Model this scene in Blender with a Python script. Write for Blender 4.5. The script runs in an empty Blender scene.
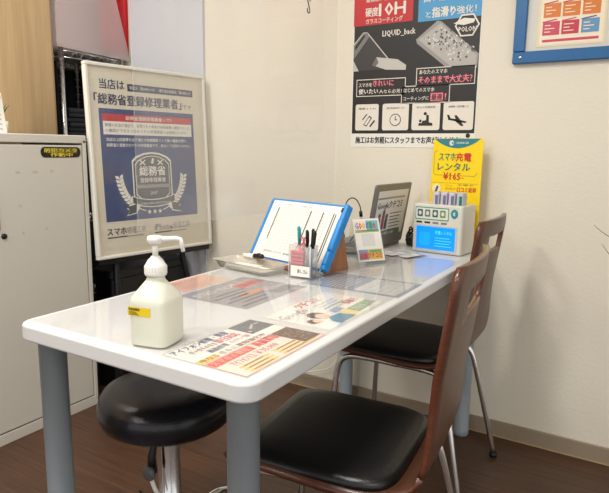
import bpy, bmesh, math, random
from mathutils import Vector, Matrix, Euler
random.seed(7)
sc = bpy.context.scene
COL = sc.collection
PI = math.pi

# ------------------------------------------------------------------ camera
CAM_D, CAM_H, YAW, PITCH, ROLL, FPX = 2.0916, 1.0501, 0.5443, 0.1689, 0.0138, 573.7
fw = Vector((-math.sin(YAW)*math.cos(PITCH), math.cos(YAW)*math.cos(PITCH), -math.sin(PITCH)))
r0 = Vector((math.cos(YAW), math.sin(YAW), 0)); u0 = r0.cross(fw)
rr = r0*math.cos(ROLL) + u0*math.sin(ROLL); uu = u0*math.cos(ROLL) - r0*math.sin(ROLL)
cam = bpy.data.cameras.new('camera'); camo = bpy.data.objects.new('camera', cam); COL.objects.link(camo)
m = Matrix((rr, uu, -fw)).transposed().to_4x4(); m.translation = (0, -CAM_D, CAM_H)
camo.matrix_world = m
cam.sensor_fit = 'HORIZONTAL'; cam.sensor_width = 36; cam.lens = FPX/609*36; cam.clip_start = .02
sc.camera = camo

# ------------------------------------------------------------------ light
w = bpy.data.worlds.new('world'); sc.world = w; w.use_nodes = True
w.node_tree.nodes['Background'].inputs[0].default_value = (.99, .99, 1.0, 1)
w.node_tree.nodes['Background'].inputs[1].default_value = .80
def area(name, loc, sx, sy, power, color=(1, .93, .83), aim=None):
    l = bpy.data.lights.new(name, 'AREA'); l.shape = 'RECTANGLE'; l.size = sx; l.size_y = sy
    l.energy = power; l.color = color
    o = bpy.data.objects.new(name, l); COL.objects.link(o); o.location = loc
    if aim: o.rotation_euler = (Vector(aim)-Vector(loc)).to_track_quat('-Z', 'Y').to_euler()
    return o
area('ceiling_light', (-1.95, -1.4, 2.46), .3, .9, 15, (.97, .98, 1.0))
area('ceiling_light', (-.75, -1.7, 2.46), .3, .3, 17, (1, .97, .91))
area('ceiling_light', (-1.35, -2.9, 2.46), .3, .3, 26, (1, .99, .97))
area('ceiling_light', (.9, -2.7, 2.46), .5, .8, 18, (1, .97, .92))
sc.view_settings.view_transform = 'Standard'; sc.view_settings.look = 'None'
sc.view_settings.gamma = 1; sc.view_settings.use_curve_mapping = False
sc.view_settings.exposure = .38

# ------------------------------------------------------------------ materials
def lin(c):
    c /= 255.0
    return c/12.92 if c <= .04045 else ((c+.055)/1.055)**2.4
def rgb(*c): return (lin(c[0]), lin(c[1]), lin(c[2]), 1)
MATS = {}
def mat(name, col, rough=.5, metal=0, emis=0, noise=0, nscale=20, bump=0, bscale=200, coat=0, trans=0, alpha=1, spec=.5, stretch=None):
    if name in MATS: return MATS[name]
    m = bpy.data.materials.new(name); m.use_nodes = True; nt = m.node_tree
    b = nt.nodes['Principled BSDF']; c = rgb(*col)
    b.inputs['Base Color'].default_value = c; b.inputs['Roughness'].default_value = rough
    b.inputs['Metallic'].default_value = metal; b.inputs['Specular IOR Level'].default_value = spec
    if coat: b.inputs['Coat Weight'].default_value = coat; b.inputs['Coat Roughness'].default_value = .08
    if trans: b.inputs['Transmission Weight'].default_value = trans
    if alpha < 1: b.inputs['Alpha'].default_value = alpha
    if emis:
        b.inputs['Emission Color'].default_value = c; b.inputs['Emission Strength'].default_value = emis
    tc = nt.nodes.new('ShaderNodeTexCoord')
    src = tc.outputs['Object']
    if stretch:
        mp = nt.nodes.new('ShaderNodeMapping'); mp.inputs['Scale'].default_value = stretch
        nt.links.new(src, mp.inputs['Vector']); src = mp.outputs[0]
    if noise:
        n = nt.nodes.new('ShaderNodeTexNoise'); n.inputs['Scale'].default_value = nscale; n.inputs['Detail'].default_value = 5
        nt.links.new(src, n.inputs['Vector'])
        mx = nt.nodes.new('ShaderNodeMix'); mx.data_type = 'RGBA'
        mx.inputs[6].default_value = tuple(v*(1-noise) for v in c[:3])+(1,)
        mx.inputs[7].default_value = tuple(min(1, v*(1+noise)) for v in c[:3])+(1,)
        nt.links.new(n.outputs['Fac'], mx.inputs[0]); nt.links.new(mx.outputs[2], b.inputs['Base Color'])
    if bump:
        n2 = nt.nodes.new('ShaderNodeTexNoise'); n2.inputs['Scale'].default_value = bscale; n2.inputs['Detail'].default_value = 3
        nt.links.new(src, n2.inputs['Vector'])
        bp = nt.nodes.new('ShaderNodeBump'); bp.inputs['Strength'].default_value = bump; bp.inputs['Distance'].default_value = .002
        nt.links.new(n2.outputs['Fac'], bp.inputs['Height']); nt.links.new(bp.outputs[0], b.inputs['Normal'])
    MATS[name] = m
    return m
def film(name, haze=.0, hazecol=(235, 232, 225), rough=.06, refl=1.0, tint=(1, 1, 1), bump=0):
    """clear plastic or glass sheet: see-through, mirror-like by Fresnel, a little milky"""
    m = bpy.data.materials.new(name); m.use_nodes = True; nt = m.node_tree; nt.nodes.clear()
    out = nt.nodes.new('ShaderNodeOutputMaterial'); t = nt.nodes.new('ShaderNodeBsdfTransparent')
    t.inputs[0].default_value = (*tint, 1)
    d = nt.nodes.new('ShaderNodeBsdfDiffuse'); d.inputs[0].default_value = rgb(*hazecol)
    g = nt.nodes.new('ShaderNodeBsdfGlossy'); g.inputs['Roughness'].default_value = rough
    a = nt.nodes.new('ShaderNodeMixShader'); a.inputs[0].default_value = haze
    nt.links.new(t.outputs[0], a.inputs[1]); nt.links.new(d.outputs[0], a.inputs[2])
    lw = nt.nodes.new('ShaderNodeLayerWeight'); lw.inputs[0].default_value = .5
    pw = nt.nodes.new('ShaderNodeMath'); pw.operation = 'POWER'; pw.inputs[1].default_value = 5
    nt.links.new(lw.outputs['Facing'], pw.inputs[0])
    mu = nt.nodes.new('ShaderNodeMath'); mu.operation = 'MULTIPLY_ADD'; mu.inputs[1].default_value = .95*refl; mu.inputs[2].default_value = .045*refl
    nt.links.new(pw.outputs[0], mu.inputs[0])
    b = nt.nodes.new('ShaderNodeMixShader'); nt.links.new(mu.outputs[0], b.inputs[0])
    nt.links.new(a.outputs[0], b.inputs[1]); nt.links.new(g.outputs[0], b.inputs[2])
    if bump:
        n2 = nt.nodes.new('ShaderNodeTexNoise'); n2.inputs['Scale'].default_value = 6
        bp = nt.nodes.new('ShaderNodeBump'); bp.inputs['Strength'].default_value = bump; bp.inputs['Distance'].default_value = .02
        tc = nt.nodes.new('ShaderNodeTexCoord'); nt.links.new(tc.outputs['Object'], n2.inputs['Vector'])
        nt.links.new(n2.outputs['Fac'], bp.inputs['Height']); nt.links.new(bp.outputs[0], g.inputs['Normal'])
    nt.links.new(b.outputs[0], out.inputs[0]); MATS[name] = m
    return m
def wood(name, c1, c2, scale=(1, 1, 1), rough=.35, coat=0, wavescale=6):
    m = bpy.data.materials.new(name); m.use_nodes = True; nt = m.node_tree
    b = nt.nodes['Principled BSDF']; b.inputs['Roughness'].default_value = rough
    if coat: b.inputs['Coat Weight'].default_value = coat; b.inputs['Coat Roughness'].default_value = .12
    tc = nt.nodes.new('ShaderNodeTexCoord'); mp = nt.nodes.new('ShaderNodeMapping'); mp.inputs['Scale'].default_value = scale
    n = nt.nodes.new('ShaderNodeTexNoise'); n.inputs['Scale'].default_value = wavescale; n.inputs['Detail'].default_value = 8; n.inputs['Roughness'].default_value = .65
    nt.links.new(tc.outputs['Object'], mp.inputs[0]); nt.links.new(mp.outputs[0], n.inputs['Vector'])
    r = nt.nodes.new('ShaderNodeValToRGB'); r.color_ramp.elements[0].position = .3; r.color_ramp.elements[1].position = .7
    r.color_ramp.elements[0].color = rgb(*c1); r.color_ramp.elements[1].color = rgb(*c2)
    nt.links.new(n.outputs['Fac'], r.inputs[0]); nt.links.new(r.outputs[0], b.inputs['Base Color'])
    MATS[name] = m
    return m
def floor_mat():
    m = bpy.data.materials.new('floor_wood'); m.use_nodes = True; nt = m.node_tree
    b = nt.nodes['Principled BSDF']; b.inputs['Roughness'].default_value = .42
    tc = nt.nodes.new('ShaderNodeTexCoord')
    br = nt.nodes.new('ShaderNodeTexBrick'); br.inputs['Scale'].default_value = 1
    br.inputs['Brick Width'].default_value = .92; br.inputs['Row Height'].default_value = .10
    br.inputs['Mortar Size'].default_value = .0012; br.inputs['Bias'].default_value = 0
    br.inputs['Color1'].default_value = rgb(88, 60, 41); br.inputs['Color2'].default_value = rgb(76, 52, 37)
    br.inputs['Mortar'].default_value = rgb(52, 34, 24)
    nt.links.new(tc.outputs['Object'], br.inputs['Vector'])
    mp = nt.nodes.new('ShaderNodeMapping'); mp.inputs['Scale'].default_value = (1.6, 34, 1)
    n = nt.nodes.new('ShaderNodeTexNoise'); n.inputs['Scale'].default_value = 2.2; n.inputs['Detail'].default_value = 8; n.inputs['Roughness'].default_value = .7
    nt.links.new(tc.outputs['Object'], mp.inputs[0]); nt.links.new(mp.outputs[0], n.inputs['Vector'])
    r = nt.nodes.new('ShaderNodeValToRGB'); r.color_ramp.elements[0].position = .32; r.color_ramp.elements[1].position = .68
    r.color_ramp.elements[0].color = (.5, .48, .45, 1); r.color_ramp.elements[1].color = (1.25, 1.22, 1.18, 1)
    nt.links.new(n.outputs['Fac'], r.inputs[0])
    mx = nt.nodes.new('ShaderNodeMix'); mx.data_type = 'RGBA'; mx.blend_type = 'MULTIPLY'; mx.inputs[0].default_value = .85
    nt.links.new(br.outputs[0], mx.inputs[6]); nt.links.new(r.outputs[0], mx.inputs[7]); nt.links.new(mx.outputs[2], b.inputs['Base Color'])
    return m
def pm(name, *c, rough=.45): return mat('ink_'+name, c, rough)
WALL = mat('wallpaper', (226, 218, 200), .75, noise=.02, nscale=3, bump=.5, bscale=90)
WALLL = mat('wallpaper_left', (205, 203, 204), .75, noise=.02, nscale=3, bump=.3, bscale=90)
CEIL = mat('ceiling_paint', (232, 228, 218), .8, bump=.2)
BASE = mat('baseboard_vinyl', (150, 134, 112), .5, noise=.04)
FLOOR = floor_mat()
TOPW = mat('table_laminate', (206, 206, 204), .24, noise=.012, nscale=4)
EDGEW = mat('table_edge', (212, 212, 210), .35, bump=.12, bscale=400)
LEGG = mat('leg_paint', (140, 150, 154), .38, noise=.02)
CHROME = mat('chrome', (226, 226, 226), .16, 1, noise=.03)
STEEL = mat('brushed_steel', (200, 198, 190), .3, 1, noise=.05)
LEATH = mat('black_leather', (17, 17, 18), .34, bump=.25, bscale=160)
LEATH2 = mat('stool_leather', (20, 19, 26), .3, bump=.25, bscale=120)
BLACK = mat('black_plastic', (14, 14, 15), .45, noise=.05)
BLACKM = mat('black_metal', (18, 18, 20), .4, noise=.05)
FABRIC = mat('black_fabric', (16, 17, 21), .85, noise=.15, nscale=60, bump=.4)
CHWOOD = wood('chair_wood', (70, 41, 26), (92, 56, 36), (26, 26, 1.6), .42, .12, 4)
CHEDGE = wood('chair_wood_edge', (66, 32, 20), (104, 54, 30), (3, 3, 60), .3, .4, 6)
PANELW = wood('partition_wood', (176, 146, 104), (196, 168, 126), (22, 14, .7), .5, 0, 3)
STANDW = wood('stand_wood', (132, 84, 52), (164, 112, 72), (8, 8, 2), .5, 0, 8)
LOCK = mat('locker_paint', (208, 203, 191), .42, noise=.015, nscale=5)
LOCKD = mat('locker_gap', (92, 86, 76), .6)
WHITEP = mat('white_plastic', (232, 230, 222), .4, noise=.01)
PAPER = mat('paper', (232, 228, 218), .6, noise=.01)
IVORY = mat('poster_ivory', (222, 212, 188), .55, noise=.015)
VINYL = film('clear_vinyl', .14, (215, 212, 208), .10, .75, bump=.12)
GLASS = film('frame_cover', .03, (225, 225, 225), .05, .8)
ACRYL = film('clear_acrylic', .10, (225, 228, 226), .05, 1.2)
TRAYP = film('clear_tray', .28, (225, 220, 205), .08, 1.6)
MATP = film('desk_mat_vinyl', .03, (226, 224, 220), .08, .65)
WRAP = film('milky_wrap', .30, (232, 214, 210), .35, .8)
BLUEP = mat('binder_blue', (28, 132, 205), .4, noise=.02)
BLUEF = mat('notice_blue', (12, 92, 148), .4, noise=.03)

# ------------------------------------------------------------------ mesh builder
class MB:
    def __init__(s): s.v = []; s.f = []; s.mi = []; s.sm = []; s.mats = []; s.M = Matrix()
    def m(s, mt):
        if mt not in s.mats: s.mats.append(mt)
        return s.mats.index(mt)
    def add(s, vs, fs, mt, smooth=False, M=None):
        T = s.M @ M if M is not None else s.M
        b = len(s.v); s.v += [tuple(T @ Vector(p)) for p in vs]; k = s.m(mt)
        for f in fs: s.f.append(tuple(i+b for i in f)); s.mi.append(k); s.sm.append(smooth)
        return s
    def bm(s, bm, mt, smooth=False, M=None):
        bm.verts.index_update()
        s.add([v.co.copy() for v in bm.verts], [[v.index for v in f.verts] for f in bm.faces], mt, smooth, M); bm.free()
        return s
    def box(s, c, d, mt, bev=0, seg=2, M=None):
        bm = bmesh.new(); bmesh.ops.create_cube(bm, size=1)
        for v in bm.verts: v.co = Vector((v.co.x*d[0]+c[0], v.co.y*d[1]+c[1], v.co.z*d[2]+c[2]))
        if bev: bmesh.ops.bevel(bm, geom=bm.edges[:], offset=bev, segments=seg, affect='EDGES', profile=.5)
        return s.bm(bm, mt, bev > 0 and seg > 2, M)
    def ext(s, pts, z0, z1, mt, bev=0, seg=2, M=None, smooth=False):
        """polygon pts (x,y) raised from z0 to z1, rim bevelled"""
        bm = bmesh.new(); vs = [bm.verts.new((x, y, z0)) for x, y in pts]; f = bm.faces.new(vs)
        r = bmesh.ops.extrude_face_region(bm, geom=[f])
        for g in r['geom']:
            if isinstance(g, bmesh.types.BMVert): g.co.z = z1
        bmesh.ops.recalc_face_normals(bm, faces=bm.faces[:])
        if bev:
            es = [e for e in bm.edges if abs(e.verts[0].co.z-e.verts[1].co.z) < 1e-6]
            bmesh.ops.bevel(bm, geom=es, offset=bev, segments=seg, affect='EDGES', profile=.5)
        return s.bm(bm, mt, smooth, M)
    def lathe(s, prof, mt, seg=32, M=None, smooth=True, ang0=0):
        vs = []; fs = []
        n = len(prof)
        for i in range(seg):
            a = 2*PI*i/seg+ang0
            for r, z in prof: vs.append((max(r, 1e-5)*math.cos(a), max(r, 1e-5)*math.sin(a), z))
        for i in range(seg):
            j = (i+1) % seg
            for k in range(n-1): fs.append((i*n+k, j*n+k, j*n+k+1, i*n+k+1))
        return s.add(vs, fs, mt, smooth, M)
    def tube(s, pts, r, mt, seg=12, cap=True, smooth=True, M=None):
        P = [Vector(p) for p in pts]; vs = []; fs = []; n = len(P)
        up = None
        for i, p in enumerate(P):
            t = (P[min(i+1, n-1)]-P[max(i-1, 0)]).normalized()
            if up is None:
                up = t.orthogonal().normalized()
            up = (up - t*up.dot(t)).normalized(); sd = t.cross(up)
            ri = r[i] if isinstance(r, (list, tuple)) else r
            for k in range(seg):
                a = 2*PI*k/seg; vs.append(p+(up*math.cos(a)+sd*math.sin(a))*ri)
        for i in range(n-1):
            for k in range(seg):
                l = (k+1) % seg; fs.append((i*seg+k, i*seg+l, (i+1)*seg+l, (i+1)*seg+k))
        if cap: fs.append(tuple(range(seg))[::-1]); fs.append(tuple((n-1)*seg+k for k in range(seg)))
        return s.add(vs, fs, mt, smooth, M)
    # flat print, drawn in the x/y plane, z is the layer height
    def rect(s, x0, y0, x1, y1, z, mt): return s.add([(x0, y0, z), (x1, y0, z), (x1, y1, z), (x0, y1, z)], [(0, 1, 2, 3)], mt)
    def poly(s, pts, z, mt): return s.add([(x, y, z) for x, y in pts], [tuple(range(len(pts)))], mt)
    def rrect(s, x0, y0, x1, y1, r, z, mt): return s.poly(rr_pts(x0, y0, x1, y1, r), z, mt)
    def disc(s, cx, cy, r, z, mt, n=20, ry=None):
        return s.poly([(cx+r*math.cos(2*PI*i/n), cy+(ry or r)*math.sin(2*PI*i/n)) for i in range(n)], z, mt)
    def stroke(s, pts, wd, z, mt, closed=False):
        n = len(pts); P = [Vector((p[0], p[1], 0)) for p in pts]
        rng = range(n) if closed else range(n-1)
        for i in rng:
            a, b = P[i], P[(i+1) % n]; d = (b-a)
            if d.length < 1e-7: continue
            d.normalize(); q = Vector((-d.y, d.x, 0))*wd/2; e = d*wd/2*.8; a = a-e; b = b+e
            s.poly([(a-q)[:2], (b-q)[:2], (b+q)[:2], (a+q)[:2]], z, mt)
        return s
    def text(s, body, x, y, w_, h_, z, mt, bold=0, shear=0):
        vs, fs = glyphs(body, 0, shear)
        d = h_*min(bold, .014)*2.6
        for k, (ox, oy) in enumerate(((-d, 0), (d, 0), (0, d*.7), (0, -d*.7)) if bold else ((0, 0),)):
            s.add([(x+ox+a*w_, y+oy+b*h_, z+k*4e-5) for a, b in vs], fs, mt)
        return s
    def build(s, name, parent=None, loc=None, M=None, recalc=False):
        me = bpy.data.meshes.new(name); me.from_pydata(s.v, [], s.f)
        for mt in s.mats: me.materials.append(mt)
        me.polygons.foreach_set('material_index', s.mi); me.polygons.foreach_set('use_smooth', s.sm); me.update()
        if recalc:
            bm = bmesh.new(); bm.from_mesh(me); bmesh.ops.recalc_face_normals(bm, faces=bm.faces[:]); bm.to_mesh(me); bm.free()
        o = bpy.data.objects.new(name, me); COL.objects.link(o)
        if parent: o.parent = parent
        if M is not None: o.matrix_world = M
        if loc: o.location = loc
        return o
def rr_pts(x0, y0, x1, y1, r, n=5):
    P = []
    for cx, cy, a0 in ((x1-r, y1-r, 0), (x0+r, y1-r, 90), (x0+r, y0+r, 180), (x1-r, y0+r, 270)):
        for k in range(n+1):
            a = math.radians(a0+90*k/n); P.append((cx+r*math.cos(a), cy+r*math.sin(a)))
    return P
GC = {}
def glyphs(body, bold, shear):
    key = (body, bold, shear)
    if key in GC: return GC[key]
    c = bpy.data.curves.new('t', 'FONT'); c.body = body; c.resolution_u = 1; c.offset = bold; c.shear = shear
    o = bpy.data.objects.new('t', c); COL.objects.link(o); bpy.context.view_layer.update()
    dg = bpy.context.evaluated_depsgraph_get(); me = bpy.data.meshes.new_from_object(o.evaluated_get(dg))
    vs = [(v.co.x, v.co.y) for v in me.vertices]; fs = [tuple(p.vertices) for p in me.polygons]
    bpy.data.objects.remove(o); bpy.data.curves.remove(c); bpy.data.meshes.remove(me)
    if vs:
        x0 = min(a for a, b in vs); x1 = max(a for a, b in vs); y0 = min(b for a, b in vs); y1 = max(b for a, b in vs)
        vs = [((a-x0)/max(1e-6, x1-x0), (b-y0)/max(1e-6, y1-y0)) for a, b in vs]
    GC[key] = (vs, fs)
    return GC[key]
def tag(o, label, cat, group=None):
    o['label'] = label; o['category'] = cat
    if group: o['group'] = group
    return o
def thing(name, label, cat, loc=(0, 0, 0), rz=0, group=None):
    o = bpy.data.objects.new(name, None); COL.objects.link(o); o.location = loc; o.rotation_euler = (0, 0, rz)
    o.empty_display_size = .05
    bpy.context.view_layer.update()
    return tag(o, label, cat, group)
def struct(o): o['kind'] = 'structure'; return o
def copytree(o, parent=None):
    c = o.copy(); COL.objects.link(c); c.parent = parent
    for ch in list(o.children): copytree(ch, c)
    return c
def hermite_path(P, n=6):
    V_ = [Vector(p) for p in P]; out = []
    for i in range(len(V_)-1):
        p0 = V_[max(i-1, 0)]; p1 = V_[i]; p2 = V_[i+1]; p3 = V_[min(i+2, len(V_)-1)]
        for k in range(n):
            t = k/n; out.append(.5*((2*p1)+(-p0+p2)*t+(2*p0-5*p1+4*p2-p3)*t*t+(-p0+3*p1-3*p2+p3)*t**3))
    out.append(V_[-1]); return out
def basis(O, U, V):
    U = Vector(U).normalized(); V = Vector(V); V = (V-U*U.dot(V)).normalized(); N = U.cross(V)
    M = Matrix((U, V, N)).transposed().to_4x4(); M.translation = O
    return M
WALLM = basis((0, 0, 0), (1, 0, 0), (0, 0, 1))     # x along the wall, y up, z out of it

# ------------------------------------------------------------------ room
struct(MB().box((-.5, -2.4, -.05), (5.2, 4.9, .1), FLOOR).build('floor'))
struct(MB().box((-.5, .05, 1.25), (5.2, .1, 2.7), WALL).build('wall_right'))
struct(MB().box((-2.87, -2.4, 1.25), (.1, 4.8, 2.7), WALLL).build('wall_left'))
struct(MB().box((-.5, -2.4, 2.55), (5.2, 4.9, .1), CEIL).build('ceiling'))
b = MB(); b.box((-.5, -.004, .03), (4.6, .008, .061), BASE, .002, 1); b.box((-.5, -.0095, .002), (4.6, .003, .004), mat('floor_seal', (176, 150, 112), .5))
struct(b.build('baseboard_right'))
p = MB(); p.box((-2.295, -1.973, 1.2), (.03, 3.04, 2.4), PANELW)
p.box((-2.295, -.452, 1.2), (.032, .006, 2.4), mat('panel_edge', (150, 124, 92), .5))
struct(p.build('wall_partition'))

struct(MB().box((-2.0425, -.0075, 1.25), (.465, .015, 2.5), mat('column_paint', (204, 205, 209), .7, noise=.02, nscale=3, bump=.2)).build('trim_1'))

# ------------------------------------------------------------------ locker
LK = thing('storage_cabinet', 'grey-beige steel storage cabinet with sliding door standing along the wooden partition', 'cabinet', (-2.066, -1.5, 0))
b = MB(); y0, y1 = -2.5, -.622; x0, x1 = -2.26, -1.872
b.box(((x0+x1)/2-.004, (y0+y1)/2, .5), (x1-x0-.008, y1-y0, 1.0), LOCKD)
b.box(((x0+x1)/2, (y0+y1)/2, 1.073), (x1-x0, y1-y0, .030), LOCK, .003)
b.box(((x0+x1)/2, (y0+y1)/2, .02), (x1-x0-.004, y1-y0-.002, .04), LOCK, .002)
b.box(((x0+x1)/2, y1-.008, .55), (x1-x0, .016, 1.04), LOCK, .002)
b.box(((x0+x1)/2, y0+.008, .55), (x1-x0, .016, 1.04), LOCK, .002)
b.build('body', LK, (2.066, 1.5, 0))
MK = mat('tape_residue', (190, 185, 172), .6)
def door(ya, yb, xf):
    d = MB(); d.box((xf-.008, (ya+yb)/2, .548), (.016, yb-ya, 1.006), LOCK, .003)
    return d
d = door(-1.62, -.642, -1.874)
for (yy, zz, s_) in ((-.905, .955, .010), (-.84, .955, .012), (-.775, .957, .007), (-.905, .84, .006), (-.90, .745, .005), (-.81, .75, .006)):
    d.disc(0, 0, 0, 0, MK) if False else None
    d.add([(-1.8736, yy-s_, zz-.004), (-1.8736, yy+s_, zz-.004), (-1.8736, yy+s_*.7, zz+.004), (-1.8736, yy-s_*.8, zz+.006)], [(0, 1, 2, 3)], MK)
do = d.build('door', LK, (2.066, 1.5, 0))
h = MB(); h.box((-1.873, -1.04, .85), (.006, .115, .17), mat('handle_trim', (176, 140, 72), .4), .002)
h.box((-1.8695, -1.04, .85), (.002, .10, .155), mat('handle_recess', (214, 196, 150), .5))
hh = h.build('door_handle', do); hh['label'] = 'recessed pull with yellow-brown trim'
h = MB(); h.lathe([(0, .006), (.009, .006), (.010, 0)], BLACKM, 16, basis((-1.874, -.972, .742), (0, 1, 0), (0, 0, 1)))
h.build('lock', do)
st = MB(); st.M = basis((-1.8735, -.815, 1.006), (0, 1, 0), (0, 0, 1))
st.ext(rr_pts(0, 0, .166, .038, .017), .0002, .0012, BLACK)
YEL = pm('yellow', 226, 205, 60)
st.rrect(.003, .002, .163, .036, .015, .0014, mat('sticker_black', (26, 22, 10), .5))
st.rrect(.020, .0155, .150, .0335, .004, .0016, mat('sticker_olive', (108, 96, 22), .5))
st.text('防犯カメラ', .014, .0185, .136, .0145, .0019, YEL, .012)
st.text('作動中', .038, .003, .092, .0135, .0019, YEL, .012)
so = st.build('camera_sticker', LK, None); so.matrix_world = Matrix(); so['label'] = 'black sticker with yellow Japanese lettering'
d = door(-2.48, -1.60, -1.894); d.build('door', LK, (2.066, 1.5, 0))

# calendar and small plant on the cabinet
K = thing('desk_calendar', 'white paper desk calendar standing on the grey-beige cabinet beside a small potted plant', 'calendar', (-1.96, -.972, 1.088), .04)
b = MB(); Mx = basis((.02, -.08, 0), (0, 1, 0), (-.14, 0, 1)); b.M = Mx
b.box((.08, .07, 0), (.16, .14, .002), PAPER)
b.rect(.004, .118, .156, .13, .0013, pm('pale_red', 225, 180, 175)); 
for i in range(6):
    for j in range(7): b.rect(.01+j*.0207, .012+i*.0165, .022+j*.0207, .018+i*.0165, .0013, pm('lgrey', 186, 186, 190) if j else pm('pinkish', 220, 170, 168))
b.build('calendar_page', K, None).matrix_world = K.matrix_world
b = MB(); b.M = basis((-.062, -.08, 0), (0, 1, 0), (.18, 0, 1)); b.box((.08, .07, 0), (.16, .14, .002), PAPER); b.build('rear_support', K).matrix_world = K.matrix_world
PL = thing('potted_plant', 'small spiky plant in a white pot on the cabinet, behind the calendar', 'plant', (-2.04, -.855, 1.088))
b = MB(); b.lathe([(0, 0), (.022, 0), (.027, .045), (.024, .045), (.022, .038), (0, .038)], WHITEP, 20); b.build('pot', PL)
GREEN = mat('leaf_green', (62, 84, 58), .5, noise=.2, nscale=80)
b = MB()
for i in range(16):
    a = i*2.4; L = .05+.025*random.random(); t = .25+.5*random.random()
    dx, dy = math.cos(a), math.sin(a)
    pts = [(dx*L*t*k*k*.9, dy*L*t*k*k*.9, .036+L*k) for k in (0, .4, .75, 1)]
    b.tube(pts, [.0035, .0035, .0022, .0004], GREEN, 5)
b.build('leaves', PL)

# ------------------------------------------------------------------ wire rack and its load
RK = thing('wire_rack', 'chrome wire shelving rack with black cover, in the corner behind the framed poster', 'shelving rack', (-2.49, -.21, 0))
RX = (.17, -.17); RY = (-.172, .172)
for x in RX:
    for y in RY:
        b = MB(); b.tube([(x, y, 0), (x, y, 1.495)], .0125, CHROME, 14)
        for k in range(36): b.tube([(x, y, .10+k*.038), (x, y, .102+k*.038)], .0132, STEEL, 12)
        b.build('post', RK)
for z in (1.470, 1.085, .72, .36, .09):
    b = MB()
    for x in RX:
        b.tube([(x, RY[0], z), (x, RY[1], z)], .003, CHROME, 6); b.tube([(x, RY[0], z-.028), (x, RY[1], z-.028)], .003, CHROME, 6)
        n = 14; b.tube([(x, RY[0]+(RY[1]-RY[0])*k/n, z if k % 2 else z-.028) for k in range(n+1)], .0022, CHROME, 6, smooth=False)
    for y in RY:
        b.tube([(RX[0], y, z), (RX[1], y, z)], .003, CHROME, 6); b.tube([(RX[0], y, z-.028), (RX[1], y, z-.028)], .003, CHROME, 6)
        n = 12; b.tube([(RX[0]+(RX[1]-RX[0])*k/n, y, z if k % 2 else z-.028) for k in range(n+1)], .0022, CHROME, 6, smooth=False)
    for k in range(12): b.tube([(RX[1], RY[0]+.03+k*.027, z+.003), (RX[0], RY[0]+.03+k*.027, z+.003)], .0018, CHROME, 5)
    b.build('wire_shelf', RK)
b = MB(); b.box((-.185, 0, .72), (.004, .35, 1.44), FABRIC); b.box((0, .19, .72), (.35, .004, 1.44), FABRIC); b.box((0, -.19, .72), (.33, .004, 1.40), FABRIC)
cv = b.build('cover', RK); cv['label'] = 'black fabric cover round the back and sides'
DG = [mat('dark_grey_%d' % i, c, .7, noise=.08) for i, c in enumerate(((44, 48, 58), (34, 38, 46), (50, 54, 62)))]
for i in range(6):
    b = MB(); b.box((0, 0, 0), (.24-.01*(i % 2), .25, .022), DG[i % 3], .007, 3)
    b.box((.119-.005*(i % 2), .0, .0), (.004, .20, .005), DG[(i+1) % 3], .001)
    o = b.build('folded_pouch', None, (-2.50, -.19+.006*(i % 3), 1.1015+i*.0225))
    tag(o, 'dark grey folded flat pouch, %s of the stack on the wire rack' % ('bottom one', 'second from the bottom', 'third from the bottom', 'third from the top', 'second from the top', 'topmost')[i], 'pouch', 'dark pouches stacked on the wire rack')
for i, (z, hh_) in enumerate(((.729, .3), (.369, .31), (.099, .21))):
    b = MB(); b.ext(rr_pts(-.14, -.155, .14, .155, .02), 0, hh_-.03, BLACK, .004, 2); b.ext(rr_pts(-.148, -.162, .148, .162, .022), hh_-.03, hh_, BLACK, .005, 2)
    o = b.build('storage_bin', None, (-2.49, -.21, z)); tag(o, 'black lidded bin on the %s shelf of the wire rack' % ('middle', 'lower', 'bottom')[i], 'bin', 'black bins on the wire rack')
# wrapped load and the red banner above the rack
b = MB(); b.box((-2.51, -.26, 1.815), (.22, .40, .66), mat('pale_wrap', (226, 208, 204), .6, noise=.05, nscale=8, bump=.9, bscale=30), .03, 4)
o = b.build('wrapped_parcel'); o.location = (0, 0, .0); tag(o, 'pale pinkish plastic-wrapped parcel on top of the wire rack', 'parcel')
b = MB(); vs = []; fs = []
for i in range(13):
    for j in range(8):
        z = 1.496+j*.09; y = -.150+.147*i/12; vs.append((-2.312+.012*math.sin(i*1.1+j*.25)+.00*j, y+.015*(1-j/7.0)*-1*(i == 0), z))
for i in range(12):
    for j in range(7): fs.append((i*8+j, (i+1)*8+j, (i+1)*8+j+1, i*8+j+1))
b.add(vs, fs, mat('banner_red', (206, 20, 32), .55, noise=.04), True)
o = b.build('red_banner'); so_ = o.modifiers.new('s', 'SOLIDIFY'); so_.thickness = .003
tag(o, 'bright red cloth banner hanging above the wire rack beside the wrapped parcel', 'banner')
b = MB(); b.add([(-2.290, -.42, 1.478), (-2.290, -.006, 1.466), (-2.290, -.085, 1.75), (-2.290, -.17, 2.1), (-2.290, -.42, 2.1)], [(0, 1, 2, 3, 4)], WRAP)
o = b.build('plastic_sheeting'); so_ = o.modifiers.new('s', 'SOLIDIFY'); so_.thickness = .001
tag(o, 'milky plastic sheeting over the parcel and half of the red banner', 'plastic sheet')

# ------------------------------------------------------------------ black box and easel with framed poster
b = MB(); b.ext(rr_pts(-.062, -.225, .062, .225, .02), 0, .49, BLACK, .006, 2); b.ext(rr_pts(-.068, -.232, .068, .232, .024), .49, .53, BLACK, .008, 2)
for k in range(8): b.box((.063, -.175+.05*k, .22), (.005, .008, .36), BLACKM)
o = b.build('storage_box', None, (-1.972, -.268, 0)); tag(o, 'large black lidded storage box on the floor behind the easel', 'box')

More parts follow.
